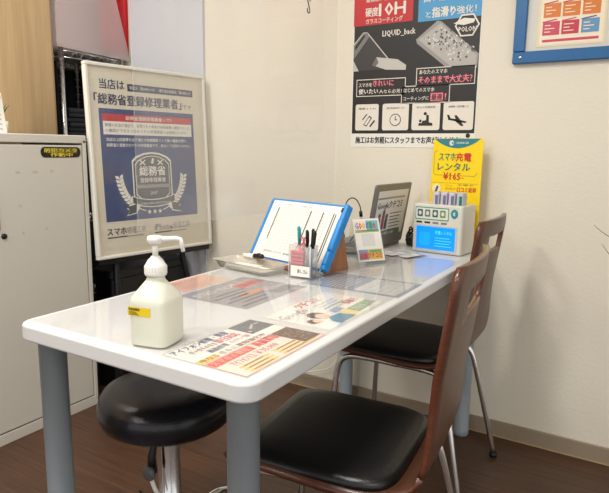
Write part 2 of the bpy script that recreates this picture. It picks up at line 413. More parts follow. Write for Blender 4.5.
FO = Vector((-1.850, -.6138, .6035)); FU = Vector((.1541, .9881, 0)); FV = Vector((-.9881*.0511, .1541*.0511, .9987)); FM = basis(FO, FU, FV)
FW, FH = .583, .764
FR = thing('framed_poster', 'large ivory framed poster with navy panel and laurel badge, leaning on the black easel', 'framed poster', FO)
b = MB(); b.M = FM
b.box((FW/2, FH/2, -.008), (FW-.006, FH-.006, .006), mat('backing_board', (120, 100, 76), .7)); b.build('backing_board', FR).matrix_world = Matrix()
b = MB(); b.M = FM; fw_ = .013
FRM = mat('frame_ivory', (226, 222, 210), .35, noise=.01)
for c_, d_ in (((FW/2, fw_/2, 0), (FW, fw_, .024)), ((FW/2, FH-fw_/2, 0), (FW, fw_, .024)), ((fw_/2, FH/2, 0), (fw_, FH-2*fw_, .024)), ((FW-fw_/2, FH/2, 0), (fw_, FH-2*fw_, .024))):
    b.box(c_, d_, FRM, .003, 2)
b.build('frame', FR).matrix_world = Matrix()
NAVY = pm('navy', 36, 62, 118, rough=.5); NAVYD = pm('navy_dark', 30, 44, 86); RED = pm('red', 196, 40, 48); DKG = pm('badge_grey', 62, 68, 80); LT = pm('badge_light', 242, 238, 226)
TXD = pm('navy_text', 28, 40, 84)
b = MB(); b.M = FM
b.rect(.008, .008, FW-.008, FH-.008, 0, IVORY); L1, L2, L3, L4 = .0008, .0014, .002, .0026
b.rrect(.028, .040, .548, .730, .002, L1*.5, pm('poster_cream', 226, 217, 196))
b.M = FM @ Matrix.Translation((-.036, -.004, 0))
b.text('当店は', .098, .672, .110, .038, L2, TXD, .01)
b.rect(.222, .670, .553, .699, L1, NAVYD)
b.text('電波法（第38条の39）・電気通信事業法（第68条の3）', .232, .678, .31, .014, L2, LT)
b.text('「総務省登録修理業者」', .072, .612, .415, .042, L2, TXD, .012); b.text('です', .492, .614, .052, .020, L2, TXD)
b.rect(.088, .150, .549, .597, L1, NAVY)
b.rect(.102, .548, .536, .577, L2, RED); b.text('総務省登録修理業者って？', .205, .555, .225, .016, L3, LT, .006)
b.rect(.102, .496, .536, .548, L2, LT)
b.text('修理の方法が適切で、修理された端末が技術基準に適合すること', .110, .526, .415, .014, L3, pm('dkgrey', 70, 70, 76))
b.text('の確認ができると認められた修理業者のみ登録されます。', .110, .505, .405, .014, L3, pm('dkgrey'))
b.text('当店は上記基準を全て満たす修理業者として国の審査を受け、', .112, .470, .395, .014, L3, LT, .006)
b.text('総務省に登録されている修理業者です。安心してお任せください。', .112, .448, .415, .014, L3, LT, .006)
cx, cy = .318, .0
def shield(w_, t_, b_, k=0):
    return [(cx-w_, b_+.04), (cx-w_, t_-.035), (cx-w_*.8, t_-.018), (cx-w_*.4, t_-.004), (cx, t_), (cx+w_*.4, t_-.004), (cx+w_*.8, t_-.018), (cx+w_, t_-.035), (cx+w_, b_+.04), (cx+w_*.45, b_), (cx-w_*.45, b_)]
b.poly(shield(.098, .428, .200), L2, LT); b.poly(shield(.092, .421, .206), L3, DKG); b.poly(shield(.085, .413, .213), L3+.0004, LT); b.poly(shield(.082, .410, .216), L4, DKG)
L5 = .0032
b.text('総務省', cx-.065, .330, .130, .040, L5, LT, .01)
b.text('登録修理業者', cx-.064, .302, .128, .020, L5, LT, .005)
b.rect(cx-.085, .279, cx+.085, .293, L5, pm('badge_mid', 150, 150, 148)); b.text('2017', cx-.018, .250, .036, .014, L5, LT)
for dx in (-.048, .040):
    b.stroke([(cx+dx-.012, .376), (cx+dx+.012, .394)], .005, L5, LT); b.stroke([(cx+dx-.012, .394), (cx+dx+.012, .376)], .005, L5, LT)
b.poly([(cx-.006, .382), (cx+.004, .379), (cx+.010, .400), (cx, .403)], L5, LT)
for sg in (-1, 1):
    st_ = []
    for k in range(13):
        t = k/12; a = PI*(1.5+sg*(.09+.36*t)); R_ = .160
        st_.append((cx+R_*math.cos(a)*1.0, .345+R_*math.sin(a)*1.05))
    b.stroke(st_, .004, L3, LT)
    for k in range(2, 13):
        px_, py_ = st_[k]; px0, py0 = st_[k-1]; a = math.atan2(py_-py0, px_-px0)
        for s2 in (-1, 1):
            aa = a+s2*.75; ex, ey = px_+.028*math.cos(aa), py_+.024*math.sin(aa); qx, qy = -math.sin(aa)*.0075, math.cos(aa)*.0075
            mx_, my_ = (px_+ex)/2, (py_+ey)/2
            b.poly([(px_, py_), (mx_-qx, my_-qy), (ex, ey), (mx_+qx, my_+qy)], L3+.0002, LT)
def ribbon(off, z, mt, g):
    n = 12; top = []; bot = []
    for k in range(n+1):
        t = -1+2*k/n; x = cx+t*(.105+g); y = .232+off-.018*(1-t*t)*-1*-1
        top.append((x, y+.013+g)); bot.append((x, y-.013-g))
    for k in range(n): b.poly([bot[k], bot[k+1], top[k+1], top[k]], z, mt)
    for sg in (-1, 1):
        b.poly([(cx+sg*(.088-g), .215-g), (cx+sg*(.134+g), .205-g*1.4), (cx+sg*(.122), .190), (cx+sg*(.134+g), .172-g), (cx+sg*(.092-g), .180-g)][::sg], z-.0003, mt)
ribbon(0, L5+.0004, LT, .004); ribbon(0, L5+.0012, DKG, 0)
b.text('REGISTERED REPAIR SERVICE PROVIDER', cx-.085, .210, .17, .008, L5+.0018, LT)
for k in (-1, 0, 1):
    P = []
    for q in range(10):
        a = PI/2+q*PI/5; R_ = .011 if q % 2 == 0 else .0048; P.append((cx+k*.027+R_*math.cos(a), .178+R_*math.sin(a)))
    b.poly(P, L3, LT)
TX2 = pm('logo_dark', 40, 42, 60); TX3 = pm('logo_grey', 130, 128, 122)
b.text('スマホ', .088, .096, .087, .028, L2, TX2, .02); b.text('修理工房', .178, .096, .090, .028, L2, TX3)
b.rect(.088, .084, .178, .089, L2, TX2); b.rect(.180, .084, .255, .087, L2, TX3)
b.text('iPhone', .312, .096, .093, .028, L2, TX2, .004); b.text('修理工房', .408, .096, .092, .028, L2, TX3)
b.rect(.312, .084, .402, .089, L2, TX2); b.rect(.404, .084, .48, .087, L2, TX3)
b.build('poster_sheet', FR).matrix_world = Matrix()
b = MB(); b.M = FM; b.box((FW/2, FH/2, .0085), (FW-2*fw_+.002, FH-2*fw_+.002, .0015), GLASS)
g = b.build('clear_cover', FR); g.matrix_world = Matrix(); g['label'] = 'glossy clear cover'

ES = thing('display_easel', 'black metal easel carrying the large framed poster', 'easel', (-1.85, -.32, 0), math.atan2(.9884, .1516)-PI/2)
# local: x = out of frame (towards the room), y = along the frame
def loc_e(x, y, z): return (x, y, z)
b = MB(); b.box((.005, .012, .584), (.05, .57, .018), BLACKM, .003); b.box((.028, .012, .597), (.005, .57, .022), BLACKM, .002); b.build('ledge', ES)
for y in (-.17, .17):
    b = MB(); yy = y*1.25; b.tube([(.10, yy*1.1, 0), (-.018, y, .575), (-.165, y*.35, 1.30)], .0135, BLACKM, 12)
    b.lathe([(0, 0), (.017, 0), (.017, .02), (0, .02)], BLACK, 14, Matrix.Translation((.10, yy*1.1, 0))); b.build('leg', ES)
b = MB(); b.tube([(-.165, 0, 1.29), (-.215, .0, .7), (-.27, 0, .0)], .0115, BLACKM, 12); b.build('leg', ES)
b = MB(); b.tube([(.032, -.19, .33), (.032, .19, .33)], .008, STEEL, 10); b.build('crossbar', ES)
b = MB(); b.tube([(-.11, -.05, 1.28), (-.17, 0, 1.30), (-.17, .05, 1.28)], .016, BLACKM, 10); b.build('head', ES)

# ------------------------------------------------------------------ hanging vinyl sheet and hook
b = MB(); vs = []; fs = []; NY, NZ = 44, 16
for i in range(NY+1):
    y = -1.06+1.054*i/NY
    for j in range(NZ+1):
        z = .835+.98*j/NZ
        am = .0035*(1-j/NZ*.5); vs.append((-1.127+am*math.sin(i*.33)+am*.5*math.sin(i*.71+j*.5), y, z))
for i in range(NY):
    for j in range(NZ): k = i*(NZ+1)+j; fs.append((k, k+NZ+1, k+NZ+2, k+1))
b.add(vs, fs, VINYL, True)
VS = thing('vinyl_partition_sheet', 'clear plastic sheet hanging above the left edge of the table', 'plastic sheet', (-1.127, -.53, .83))
o = b.build('sheet', VS); o.matrix_world = Matrix()
HEM = film('vinyl_hem', .10, (226, 222, 212), .25, .4)
b = MB(); b.tube([(-1.127, -1.06, .833), (-1.127, -.006, .833)], .0014, HEM, 6); b.tube([(-1.127, -1.06, .835), (-1.127, -1.06, 1.815)], .0014, HEM, 6)
b.tube([(-1.127, -1.06, 1.815), (-1.127, -.006, 1.815)], .004, HEM, 6); b.build('hem', VS).matrix_world = Matrix()
b = MB(); y_, x_ = -.235, -1.119
pts = []
for k in range(14):
    a = -PI*.15+PI*1.2*k/13; pts.append((x_, y_+.009*math.cos(a)-.002, 1.575+.011*math.sin(a)))
for k in range(1, 14):
    a = PI*.1-PI*1.2*k/13; pts.append((x_, y_+.009*math.cos(a)*1-.002-.004*0, 1.541+.012*math.sin(a)))
b.tube(pts, .0019, BLACKM, 8)
b.tube([(x_, y_, 1.583), (x_, y_, 2.2), (x_, y_, 2.5)], .0006, mat('thread', (150, 146, 136), .6), 5)
o = b.build('s_hook'); tag(o, 'small dark S-shaped hook hanging in front of the wall at the top', 'hook')

# ------------------------------------------------------------------ wall poster
P = MB(); P.M = WALLM @ Matrix.Translation((0, 0, .001))
PB = pm('poster_black', 30, 27, 26); PW = pm('poster_white', 226, 218, 204); PR = pm('poster_red', 190, 34, 38); PBL = pm('poster_blue', 70, 150, 196); PPK = pm('poster_pink', 232, 120, 136)
L1, L2, L3, L4 = .0006, .0012, .0018, .0024
PX0, PX1, PZ0, PZ1 = -1.056, -.562, 1.060, 1.76
P.box(((PX0+PX1)/2, (PZ0+PZ1)/2, 0), (PX1-PX0, PZ1-PZ0, .001), PAPER)
P.rect(PX0+.004, 1.112, PX1-.004, PZ1-.004, L1, PB)
P.text('施工はお気軽にスタッフまでお声がけください♪', PX0+.022, 1.074, .445, .026, L2, pm('txt_black', 30, 28, 28), .012)
P.rect(PX0+.001, 1.517, -.815, PZ1-.01, L2, PR); P.rect(-.795, 1.510, PX1-.004, PZ1-.01, L2, PBL)
P.text('硬度', -1.006, 1.548, .052, .032, L3, PW, .01); P.text('10H', -.950, 1.546, .105, .044, L3, PW, .03)
P.text('ガラスコーティング', -1.004, 1.522, .150, .018, L3, PW, .006); P.text('最高級の硬度を誇る', -1.004, 1.600, .16, .018, L3, PW, .004)
P.text('高い撥水性', -.775, 1.575, .14, .03, L3, PW, .008)
P.text('と', -.765, 1.522, .018, .020, L3, PW, .006); P.text('指滑り', -.742, 1.520, .085, .034, L3, PW, .014); P.text('強化！', -.652, 1.524, .068, .026, L3, PW, .006)
P.text('LIQUID_back', -.933, 1.468, .130, .024, L3, PW, .01)
# left phone, dark with bright chamfer, and a lens-like slab
P.poly([(-1.053, 1.445), (-1.012, 1.492), (-.995, 1.490), (-.870, 1.352), (-1.053, 1.352)], L2, pm('phone_dark', 58, 55, 54))
P.poly([(-1.052, 1.395), (-.985, 1.478), (-1.012, 1.492), (-1.053, 1.450)], L3, pm('phone_edge', 120, 118, 114))
P.poly([(-1.046, 1.443), (-1.010, 1.484), (-1.004, 1.480), (-1.046, 1.428)], L4, PB)
P.stroke([(-1.053, 1.448), (-1.012, 1.491), (-.996, 1.490), (-.905, 1.388)], .004, L4, pm('silver', 190, 186, 178))
P.poly([(-1.053, 1.350), (-1.053, 1.392), (-1.028, 1.350)], L4, pm('silver'))
P.poly([(-.972, 1.370), (-.955, 1.398), (-.868, 1.385), (-.833, 1.362), (-.834, 1.345), (-.915, 1.350)], L3, pm('silver'))
P.poly([(-.972, 1.370), (-.955, 1.398), (-.945, 1.377), (-.960, 1.362)], L4, pm('silver_dark', 110, 106, 100))
# right phone, silver with droplets
P.poly([(-.799, 1.450), (-.795, 1.436), (-.672, 1.338), (-.570, 1.338), (-.567, 1.385), (-.707, 1.505), (-.722, 1.508)], L2, pm('silver_mid', 150, 146, 140))
P.poly([(-.790, 1.448), (-.660, 1.345), (-.574, 1.345), (-.574, 1.380), (-.709, 1.498)], L3, pm('silver2', 176, 172, 164))
rnd = random.Random(3)
for k in range(110):
    u_, v_ = rnd.random(), rnd.random(); x = -.770+.125*u_+.075*v_; y = 1.447-.095*u_+.045*v_
    P.disc(x, y, .0018+.0028*rnd.random(), L4, pm('drop_dark', 96, 92, 88) if k % 2 else pm('drop_light', 214, 210, 202), 7)
hx, hy = -.613, 1.483
for R_, mt_, z_ in ((.044, PW, L4), (.038, PB, L4+.0004)):
    P.poly([(hx+R_*math.cos(PI/3*k), hy+R_*math.sin(PI/3*k)*.97) for k in range(6)], z_, mt_)
P.poly([(-.662, 1.492), (-.625, 1.508), (-.586, 1.502), (-.590, 1.490), (-.625, 1.484)], L4+.0008, PW); P.text('POLON', -.642, 1.462, .062, .016, L4+.0012, PW, .02)
def pbox(x0, y0, x1, y1): P.rect(x0, y0, x1, y1, L3, PW); P.rect(x0+.003, y0+.003, x1-.003, y1-.003, L4, PB)
L5 = .003
pbox(-1.036, 1.253, -.832, 1.318); pbox(-.792, 1.283, -.574, 1.348); pbox(-.848, 1.222, -.662, 1.286)
P.text('スマホを', -1.025, 1.289, .055, .015, L5, PW, .008); P.text('きれいに', -.965, 1.290, .085, .022, L5, PPK, .012)
P.text('使いたい', -1.025, 1.262, .082, .020, L5, PW, .012); P.text('人なら必見！', -.938, 1.262, .092, .015, L5, PW, .006)
P.text('あなたのスマホ', -.780, 1.325, .105, .015, L5, PW, .008); P.text('そのままで大丈夫？', -.782, 1.291, .198, .027, L5, PPK, .012)
P.text('はじめてのスマホ', -.838, 1.262, .118, .015, L5, PW, .008); P.text('コーティングに', -.838, 1.233, .098, .014, L5, PW, .008)
P.rect(-.733, 1.229, -.686, 1.257, L5, PPK); P.text('最適', -.729, 1.232, .039, .022, L5+.0004, PB, .006); P.text('！', -.680, 1.232, .006, .022, L5, PPK, .006)
for i, (a_, c_, t_) in enumerate(((-1.037, -.938, '硬度１０Ｈ'), (-.922, -.815, '施工時間は約１５分'), (-.802, -.694, '安心の全額返金'), (-.682, -.572, '自衛隊・航空機にも'))):
    P.rrect(a_, 1.124, c_, 1.224, .008, L3, PW); mx_ = (a_+c_)/2
    P.text(t_, mx_-.036, 1.203, .072, .008, L4, PB)
P.poly([(-1.002, 1.145), (-.988, 1.139), (-.965, 1.172), (-.977, 1.180)], L4, PB); P.poly([(-.998, 1.147), (-.988, 1.143), (-.970, 1.170), (-.977, 1.175)], L5, PW); P.stroke([(-.972, 1.140), (-.955, 1.160)], .006, L4, PB); P.stroke([(-1.005, 1.165), (-.988, 1.185)], .004, L4, PB)
P.disc(-.868, 1.163, .023, L4, PB); P.disc(-.868, 1.163, .020, L5, PW); P.stroke([(-.868, 1.176), (-.868, 1.163), (-.861, 1.163)], .003, L5+.0004, PB)
P.poly([(-.775, 1.140), (-.720, 1.140), (-.722, 1.150), (-.735, 1.152), (-.736, 1.178), (-.745, 1.180), (-.746, 1.160), (-.760, 1.158), (-.762, 1.150), (-.774, 1.150)], L4, PB); P.disc(-.750, 1.184, .006, L4, PB); P.disc(-.768, 1.158, .005, L4, PB)
P.poly([(-.662, 1.160), (-.600, 1.148), (-.594, 1.153), (-.632, 1.163), (-.660, 1.166)], L4, PB); P.poly([(-.640, 1.158), (-.615, 1.138), (-.605, 1.138), (-.618, 1.158)], L4, PB); P.poly([(-.662, 1.160), (-.668, 1.178), (-.660, 1.178), (-.652, 1.162)], L4, PB); P.poly([(-.636, 1.163), (-.640, 1.176), (-.632, 1.176), (-.618, 1.160)], L4, PB)
P.disc(-.588, 1.104, .008, L3, PB)
o = P.build('coating_poster'); tag(o, 'black advertising poster with smartphones and red and blue headings taped on the wall', 'poster')

# blue-framed notice
N = thing('notice_board', 'wide blue-framed notice board with orange and pink cards, at the top right of the wall', 'notice board', (-.1, -.01, 1.341))
b = MB(); b.M = WALLM; X0, X1, Z0, Z1, T = -.449, .35, 1.341, 1.98, .037
for c_, d_ in ((((X0+X1)/2, Z0+T/2-.001, .011), (X1-X0, T, .022)), (((X0+X1)/2, Z1-T/2, .011), (X1-X0, T, .022)), ((X0+T/2, (Z0+Z1)/2, .011), (T, Z1-Z0-2*T, .022)), ((X1-T/2, (Z0+Z1)/2, .011), (T, Z1-Z0-2*T, .022))):
    b.box(c_, d_, BLUEF, .002, 1)
b.build('frame', N).matrix_world = Matrix()
b = MB(); b.M = WALLM; b.box(((X0+X1)/2, (Z0+Z1)/2, .006), (X1-X0-.06, Z1-Z0-.06, .008), mat('board_white', (208, 206, 196), .5)); b.build('board', N).matrix_world = Matrix()
for sx, sz in ((-.424, 1.359), (.327, 1.359)):
    b = MB(); b.lathe([(0, .0045), (.004, .004), (.006, .001), (.006, -.002)], CHROME, 16, basis((sx, -.0215, sz), (1, 0, 0), (0, 0, 1))); b.build('screw', N).matrix_world = Matrix()
b = MB(); b.M = WALLM @ Matrix.Translation((0, 0, .0108))
CR = pm('cream_paper', 226, 210, 176); ORG = pm('orange', 214, 118, 36); PNK = pm('rose', 200, 66, 92); SKY = pm('skyblue', 96, 146, 184)
b.box((-.278, 1.545, 0), (.202, .312, .001), CR); b.rect(-.370, 1.395, -.184, 1.694, .0008, pm('cream2', 236, 224, 196))
b.rect(-.362, 1.536, -.190, 1.56, .0012, pm('teal', 40, 90, 110))
b.rect(-.361, 1.403, -.195, 1.411, .0014, PNK)
for r_, (za, zb) in enumerate(((1.479, 1.528), (1.424, 1.472))):
    for q, xa in enumerate((-.362, -.305, -.247)):
        cl = (ORG, ORG, ORG) if r_ == 0 else (PNK, pm('crimson', 192, 50, 70), SKY)
        b.poly([(xa, za), (xa+.051, za), (xa+.051, zb-.006), (xa, zb-.006)], .0014, cl[q])
        b.stroke([(xa, zb-.006), (xa+.04, zb)], .0035, .0018, PNK if q < 2 or r_ == 0 else pm('indigo', 70, 60, 120))
        for k in range(3): b.rect(xa+.006, zb-.019-k*.010, xa+.024+.012*((k+q) % 2), zb-.016-k*.010, .0020, pm('cardtxt', 244, 216, 190))
o = b.build('pinned_flyer', N); o.matrix_world = Matrix(); o['label'] = 'cream flyer with orange, pink and blue cards'
b = MB(); b.M = WALLM @ Matrix.Translation((0, 0, .0108)); b.box((-.06, 1.56, 0), (.215, .27, .001), SKY); b.rect(-.15, 1.50, .03, 1.60, .0008, PW)
b.build('pinned_flyer', N).matrix_world = Matrix()

# ------------------------------------------------------------------ table
TX0, TX1, TY0, TY1, TZ = -1.067, -.483, -1.446, -.012, .70
TB = thing('table', 'long white table with rounded corners and grey tubular legs against the wall', 'table', ((TX0+TX1)/2, (TY0+TY1)/2, 0))
cxm, cym = (TX0+TX1)/2, (TY0+TY1)/2
b = MB(); hw_, hl_ = (TX1-TX0)/2, (TY1-TY0)/2
b.ext(rr_pts(-hw_, -hl_, hw_, hl_, .035, 8), TZ-.034, TZ, EDGEW, .006, 4, smooth=True); tt = b.build('tabletop', TB)
for p in tt.data.polygons:
    pass
wn = tt.modifiers.new('wn', 'WEIGHTED_NORMAL'); wn.keep_sharp = True; wn.weight = 100
b = MB(); b.box((0, 0, .658), (hw_*2-.12, hl_*2-.12, .016), LEGG); b.build('underframe', TB)
for sx in (-1, 1):
    for sy in (-1, 1):
        b = MB(); x, y = sx*(hw_-.048), sy*(hl_-.048)
        b.lathe([(0, 0), (.026, 0), (.028, .006), (.028, .025), (.027, .026), (.027, .660), (.034, .662), (.034, .668), (0, .668)], LEGG, 28, Matrix.Translation((x, y, 0))); b.build('leg', TB)

def sheet(name, label, x0, y0, x1, y1, draw, z=.7006, rz=0, cat='flyer', group=None, W=None, paper=None, turn=True):
    """flyer lying on the table, readable from the chair side; local x = +y of the room, local y = -x"""
    Wd, Ht = (y1-y0, x1-x0)
    b = MB(); b.box((Wd/2, Ht/2, 0), (Wd, Ht, .0004), paper or PAPER); draw(b, Wd, Ht)
    o = b.build(name); M = Matrix.Translation((x1, y0, z)) @ Matrix.Rotation(PI/2+rz, 4, 'Z'); o.matrix_world = M
    tag(o, label, cat, group); return o
l1, l2 = .0004, .0007
def dA(b, W, H):
    b.stroke([(.002, .002), (W-.002, .002), (W-.002, H-.002), (.002, H-.002)], .0012, l1, pm('grey_rule', 120, 122, 128), True)
    b.text('アイフォン修理・買取', W*.04, H*.86, W*.58, H*.11, l2, pm('bluetxt', 70, 86, 136), .010); 
    b.text('データそのまま', W*.12, H*.74, W*.26, H*.09, l2, pm('mauvetxt', 150, 100, 120), .004); b.text('即日対応', W*.40, H*.735, W*.25, H*.12, l2, pm('rosetxt', 206, 112, 122), .010)
    b.text('画面修理', W*.22, H*.63, W*.20, H*.09, l2, pm('slatetxt', 110, 112, 130), .008); b.text('バッテリー交換', W*.45, H*.63, W*.22, H*.08, l2, pm('rosetxt'), .004)
    b.rect(W*.70, H*.65, W*.995, H*.98, l1, pm('pic_dark', 96, 98, 106)); b.stroke([(W*.80, H*.78), (W*.90, H*.86), (W*.95, H*.84)], .006, l2, pm('silver')); b.disc(W*.74, H*.72, .004, l2, pm('silver'), 8)
    b.rect(W*.01, H*.505, W*.20, H*.60, l1, pm('band_yel', 226, 196, 84)); b.text('今ならさらに買取強化中', W*.03, H*.515, W*.72, H*.08, l2, pm('umber', 140, 104, 70), .008)
    b.rect(W*.01, H*.01, W*.99, H*.49, l1, pm('rose_ground', 238, 214, 200)); b.stroke([(W*.01, H*.01), (W*.99, H*.01), (W*.99, H*.49), (W*.01, H*.49)], .0014, l2, pm('redtxt2', 206, 60, 54), True)
    b.rect(W*.02, H*.36, W*.46, H*.475, l2, pm('redband', 216, 78, 72)); b.text('スマホの買取', W*.04, H*.375, W*.38, H*.085, l2+.0003, pm('peachtxt', 240, 180, 160), .006); b.text('高価買取', W*.50, H*.36, W*.27, H*.125, l2, pm('redtxt2'), .012)
    b.text('ｱｲﾌｫﾝ12 ￥35,000', W*.12, H*.22, W*.50, H*.11, l2, pm('redtxt', 200, 74, 76), .004)
    for k in range(3):
        b.rect(W*.10, H*(.04+.06*k), W*.42, H*(.075+.06*k), l2, pm('band_yel')); b.rect(W*.48, H*(.04+.06*k), W*.92, H*(.075+.06*k), l2, pm('band_yel'))
        b.rect(W*.14, H*(.05+.06*k), W*.36, H*(.065+.06*k), l2+.0003, pm('umber')); b.rect(W*.52, H*(.05+.06*k), W*.76, H*(.065+.06*k), l2+.0003, pm('umber'))
    b.rect(W*.77, H*.06, W*.985, H*.48, l2+.0004, pm('pic_brown', 104, 84, 74)) 
    for k in range(40): b.disc(W*(.79+.18*rnd.random()), H*(.10+.35*rnd.random()), .0030, l2+.0007, pm('nut', 150, 122, 102), 6)
sheet('repair_flyer', 'bright price flyer with red and yellow text at the near corner of the table', -.689, -1.42, -.507, -1.17, dA)
def dB(b, W, H):
    b.rect(0, 0, W, H, l1, pm('greyprint', 150, 146, 150)); 
    b.text('ガラスコーティング', W*.05, H*.72, W*.6, H*.16, l2, pm('wht', 226, 222, 216), .01)
    for k in range(6): b.rect(W*(.05+.12*(k % 2)), H*(.08+.1*k), W*(.45+.07*(k % 3)), H*(.12+.1*k), l2, pm('dgrey', 92, 92, 104))
    b.rect(W*.30, H*.35, W*.72, H*.44, l2, pm('orangeline', 214, 140, 92)); b.rect(W*.55, H*.55, W*.95, H*.85, l2, pm('pinkgrey', 190, 150, 146)); b.rect(W*.62, H*.1, W*.95, H*.28, l2, pm('dgrey'))
    b.text('抗菌 防汚', W*.58, H*.62, W*.34, H*.16, l2+.0003, pm('redtxt'), .01)
sheet('coating_flyer', 'grey and orange flyer lying in the middle of the table between bottle and tray', -.940, -1.115, -.738, -.860, dB)
def dE(b, W, H):
    b.rect(0, 0, W, H, l1, pm('peach', 226, 186, 166)); b.text('修理メニュー', W*.08, H*.6, W*.7, H*.25, l2, pm('orangeline'), .01)
    for k in range(4): b.rect(W*.08, H*(.10+.11*k), W*(.6+.08*(k % 3)), H*(.15+.11*k), l2, pm('peach2', 208, 150, 134))
sheet('menu_flyer', 'pale orange flyer along the left edge of the table', -1.056, -1.08, -.952, -.90, dE)
def dC(b, W, H):
    b.stroke([(.002, .002), (W-.002, .002), (W-.002, H-.002), (.002, H-.002)], .0008, l1, pm('grey_rule2', 176, 172, 166), True)
    b.text('Google', W*.03, H*.60, W*.34, H*.22, l2, pm('gtext', 158, 150, 150)); b.text('クチコミ', W*.38, H*.78, W*.34, H*.17, l2, pm('redtxt'), .01)
    for k in range(4): b.rect(W*.48, H*(.42+.085*k), W*(.80+.03*(k % 2)), H*(.44+.085*k), l2, pm('lgrey') if k != 1 else pm('greenln', 120, 150, 120))
    b.text('投稿で', W*.74, H*.36, W*.20, H*.14, l2, pm('redtxt'), .008); b.rect(W*.44, H*.30, W*.60, H*.42, l2, pm('greyblk', 172, 176, 174))
    b.disc(W*.12, H*.34, W*.052, l2, pm('hair', 110, 84, 76)); b.disc(W*.28, H*.44, W*.085, l2, pm('hair2', 110, 88, 84)); b.disc(W*.15, H*.31, W*.04, l2+.0003, pm('skin', 226, 188, 164)); b.disc(W*.29, H*.36, W*.065, l2+.0003, pm('skin'))
    b.poly([(W*.22, H*.03), (W*.48, H*.03), (W*.44, H*.25), (W*.30, H*.28), (W*.22, H*.16)], l2+.0005, pm('tealprint', 104, 138, 154)); b.rect(W*.44, H*.05, W*.62, H*.27, l1, pm('yelprint', 226, 208, 138)); b.rect(W*.60, H*.08, W*.84, H*.28, l1, pm('grnprint', 112, 160, 112)); b.rect(W*.84, H*.10, W*.97, H*.28, l1, pm('greygreen', 156, 166, 140))
    for k in range(5): b.rect(W*(.62+.04*k), H*.11, W*(.635+.04*k), H*.25, l2, PW)
sheet('review_flyer', 'white flyer with two drawn people and green and blue blocks, nearest the black-seated chairs', -.675, -1.145, -.513, -.880, dC)
def dD(b, W, H):
    b.rect(0, 0, W, H, l1, pm('slate', 142, 150, 164))
    for k in range(9): b.rect(W*.06, H*(.55+.045*k), W*(.7+.2*(k % 2)), H*(.565+.045*k), l2, pm('ltslate', 196, 200, 206))
    b.rect(W*.08, H*.05, W*.92, H*.46, l2, pm('ltprint', 206, 206, 204))
    for k in range(5): b.rect(W*.10, H*(.08+.07*k), W*.90, H*(.085+.07*k), l2+.0003, pm('slate'))
sheet('notice_flyer', 'slate-grey information sheet between the pen cup and the right edge of the table', -.772, -.835, -.497, -.665, dD)

# clear desk mat
b = MB(); b.box(((TX0+TX1)/2, -.86, .7022), (.545, 1.13, .0014), MATP, .0004, 1)
o = b.build('desk_mat'); tag(o, 'clear plastic desk mat covering the flyers on the white table', 'desk mat')
ZM = .7031

# ------------------------------------------------------------------ pump bottle
B = thing('pump_bottle', 'translucent white hand sanitiser pump bottle with yellow label on the table', 'bottle', (-.742, -1.375, ZM), math.radians(12))
LIQ = mat('bottle_milky', (238, 238, 220), .28, noise=.01, trans=.25)
b = MB(); bm = bmesh.new(); rings = []
prof = [(.30, .002), (.95, 0), (1, .003), (1, .030), (1, .074), (.985, .080), (.93, .086), (.60, .108), (.46, .114), (.42, .118), (.42, .124)]
for sc_, z in prof:
    q = []
    for x, y in rr_pts(-.037*sc_, -.037*sc_, .037*sc_, .037*sc_, .0135*sc_ if sc_ > .6 else .0365*sc_, 3): q.append(bm.verts.new((x, y, z)))
    rings.append(q)
for a_, c_ in zip(rings, rings[1:]):
    for i in range(len(a_)): bm.faces.new((a_[i], a_[(i+1) % len(a_)], c_[(i+1) % len(a_)], c_[i]))
bm.faces.new(rings[0][::-1]); bm.faces.new(rings[-1])
b.bm(bm, LIQ, True); b.build('body', B)
b = MB(); b.lathe([(.010, .122), (.0185, .122), (.0190, .126), (.0190, .140), (.0175, .142), (.0150, .146), (.0130, .150), (.0085, .154), (.0080, .156), (0, .156)], WHITEP, 28)
for k in range(24): b.box((.0190*math.cos(k*PI/12), .0190*math.sin(k*PI/12), .132), (.0014, .0014, .014), WHITEP)
b.build('collar', B)
b = MB(); b.tube([(0, 0, .154), (0, 0, .180)], .0052, WHITEP, 16); b.lathe([(0, .178), (.009, .178), (.0135, .182), (.014, .188), (.012, .192), (0, .1935)], WHITEP, 24)
b.build('pump_head', B)
b = MB(); dr = Vector((math.cos(.35), math.sin(.35), 0)); q = [Vector((0, 0, .187))+dr*t for t in (.008, .022, .038)]; q[2].z = .1885; e = dr*.045
q += [Vector((e.x, e.y, .1865)), Vector((e.x*1.04, e.y*1.04, .180)), Vector((e.x*1.10, e.y*1.10, .165))]
b.tube(q, [.0052, .0045, .0042, .0042, .0042, .0036], WHITEP, 12); b.build('nozzle', B)
b = MB(); b.M = basis((-.0355, -.0374, .055), (1, 0, 0), (0, 0, 1)); b.box((.024, .0075, 0), (.046, .016, .0004), mat('label_yellow', (226, 196, 30), .5), 0)
b.text('手指消毒用', .003, .009, .022, .005, .0006, pm('txt_black'), .01)
for k in range(3): b.rect(.004, .0015+.0022*k, .024-.003*k, .0025+.0022*k, .0006, pm('txt_black'))
o = b.build('label', B); o['label'] = 'small yellow label with black text'; 

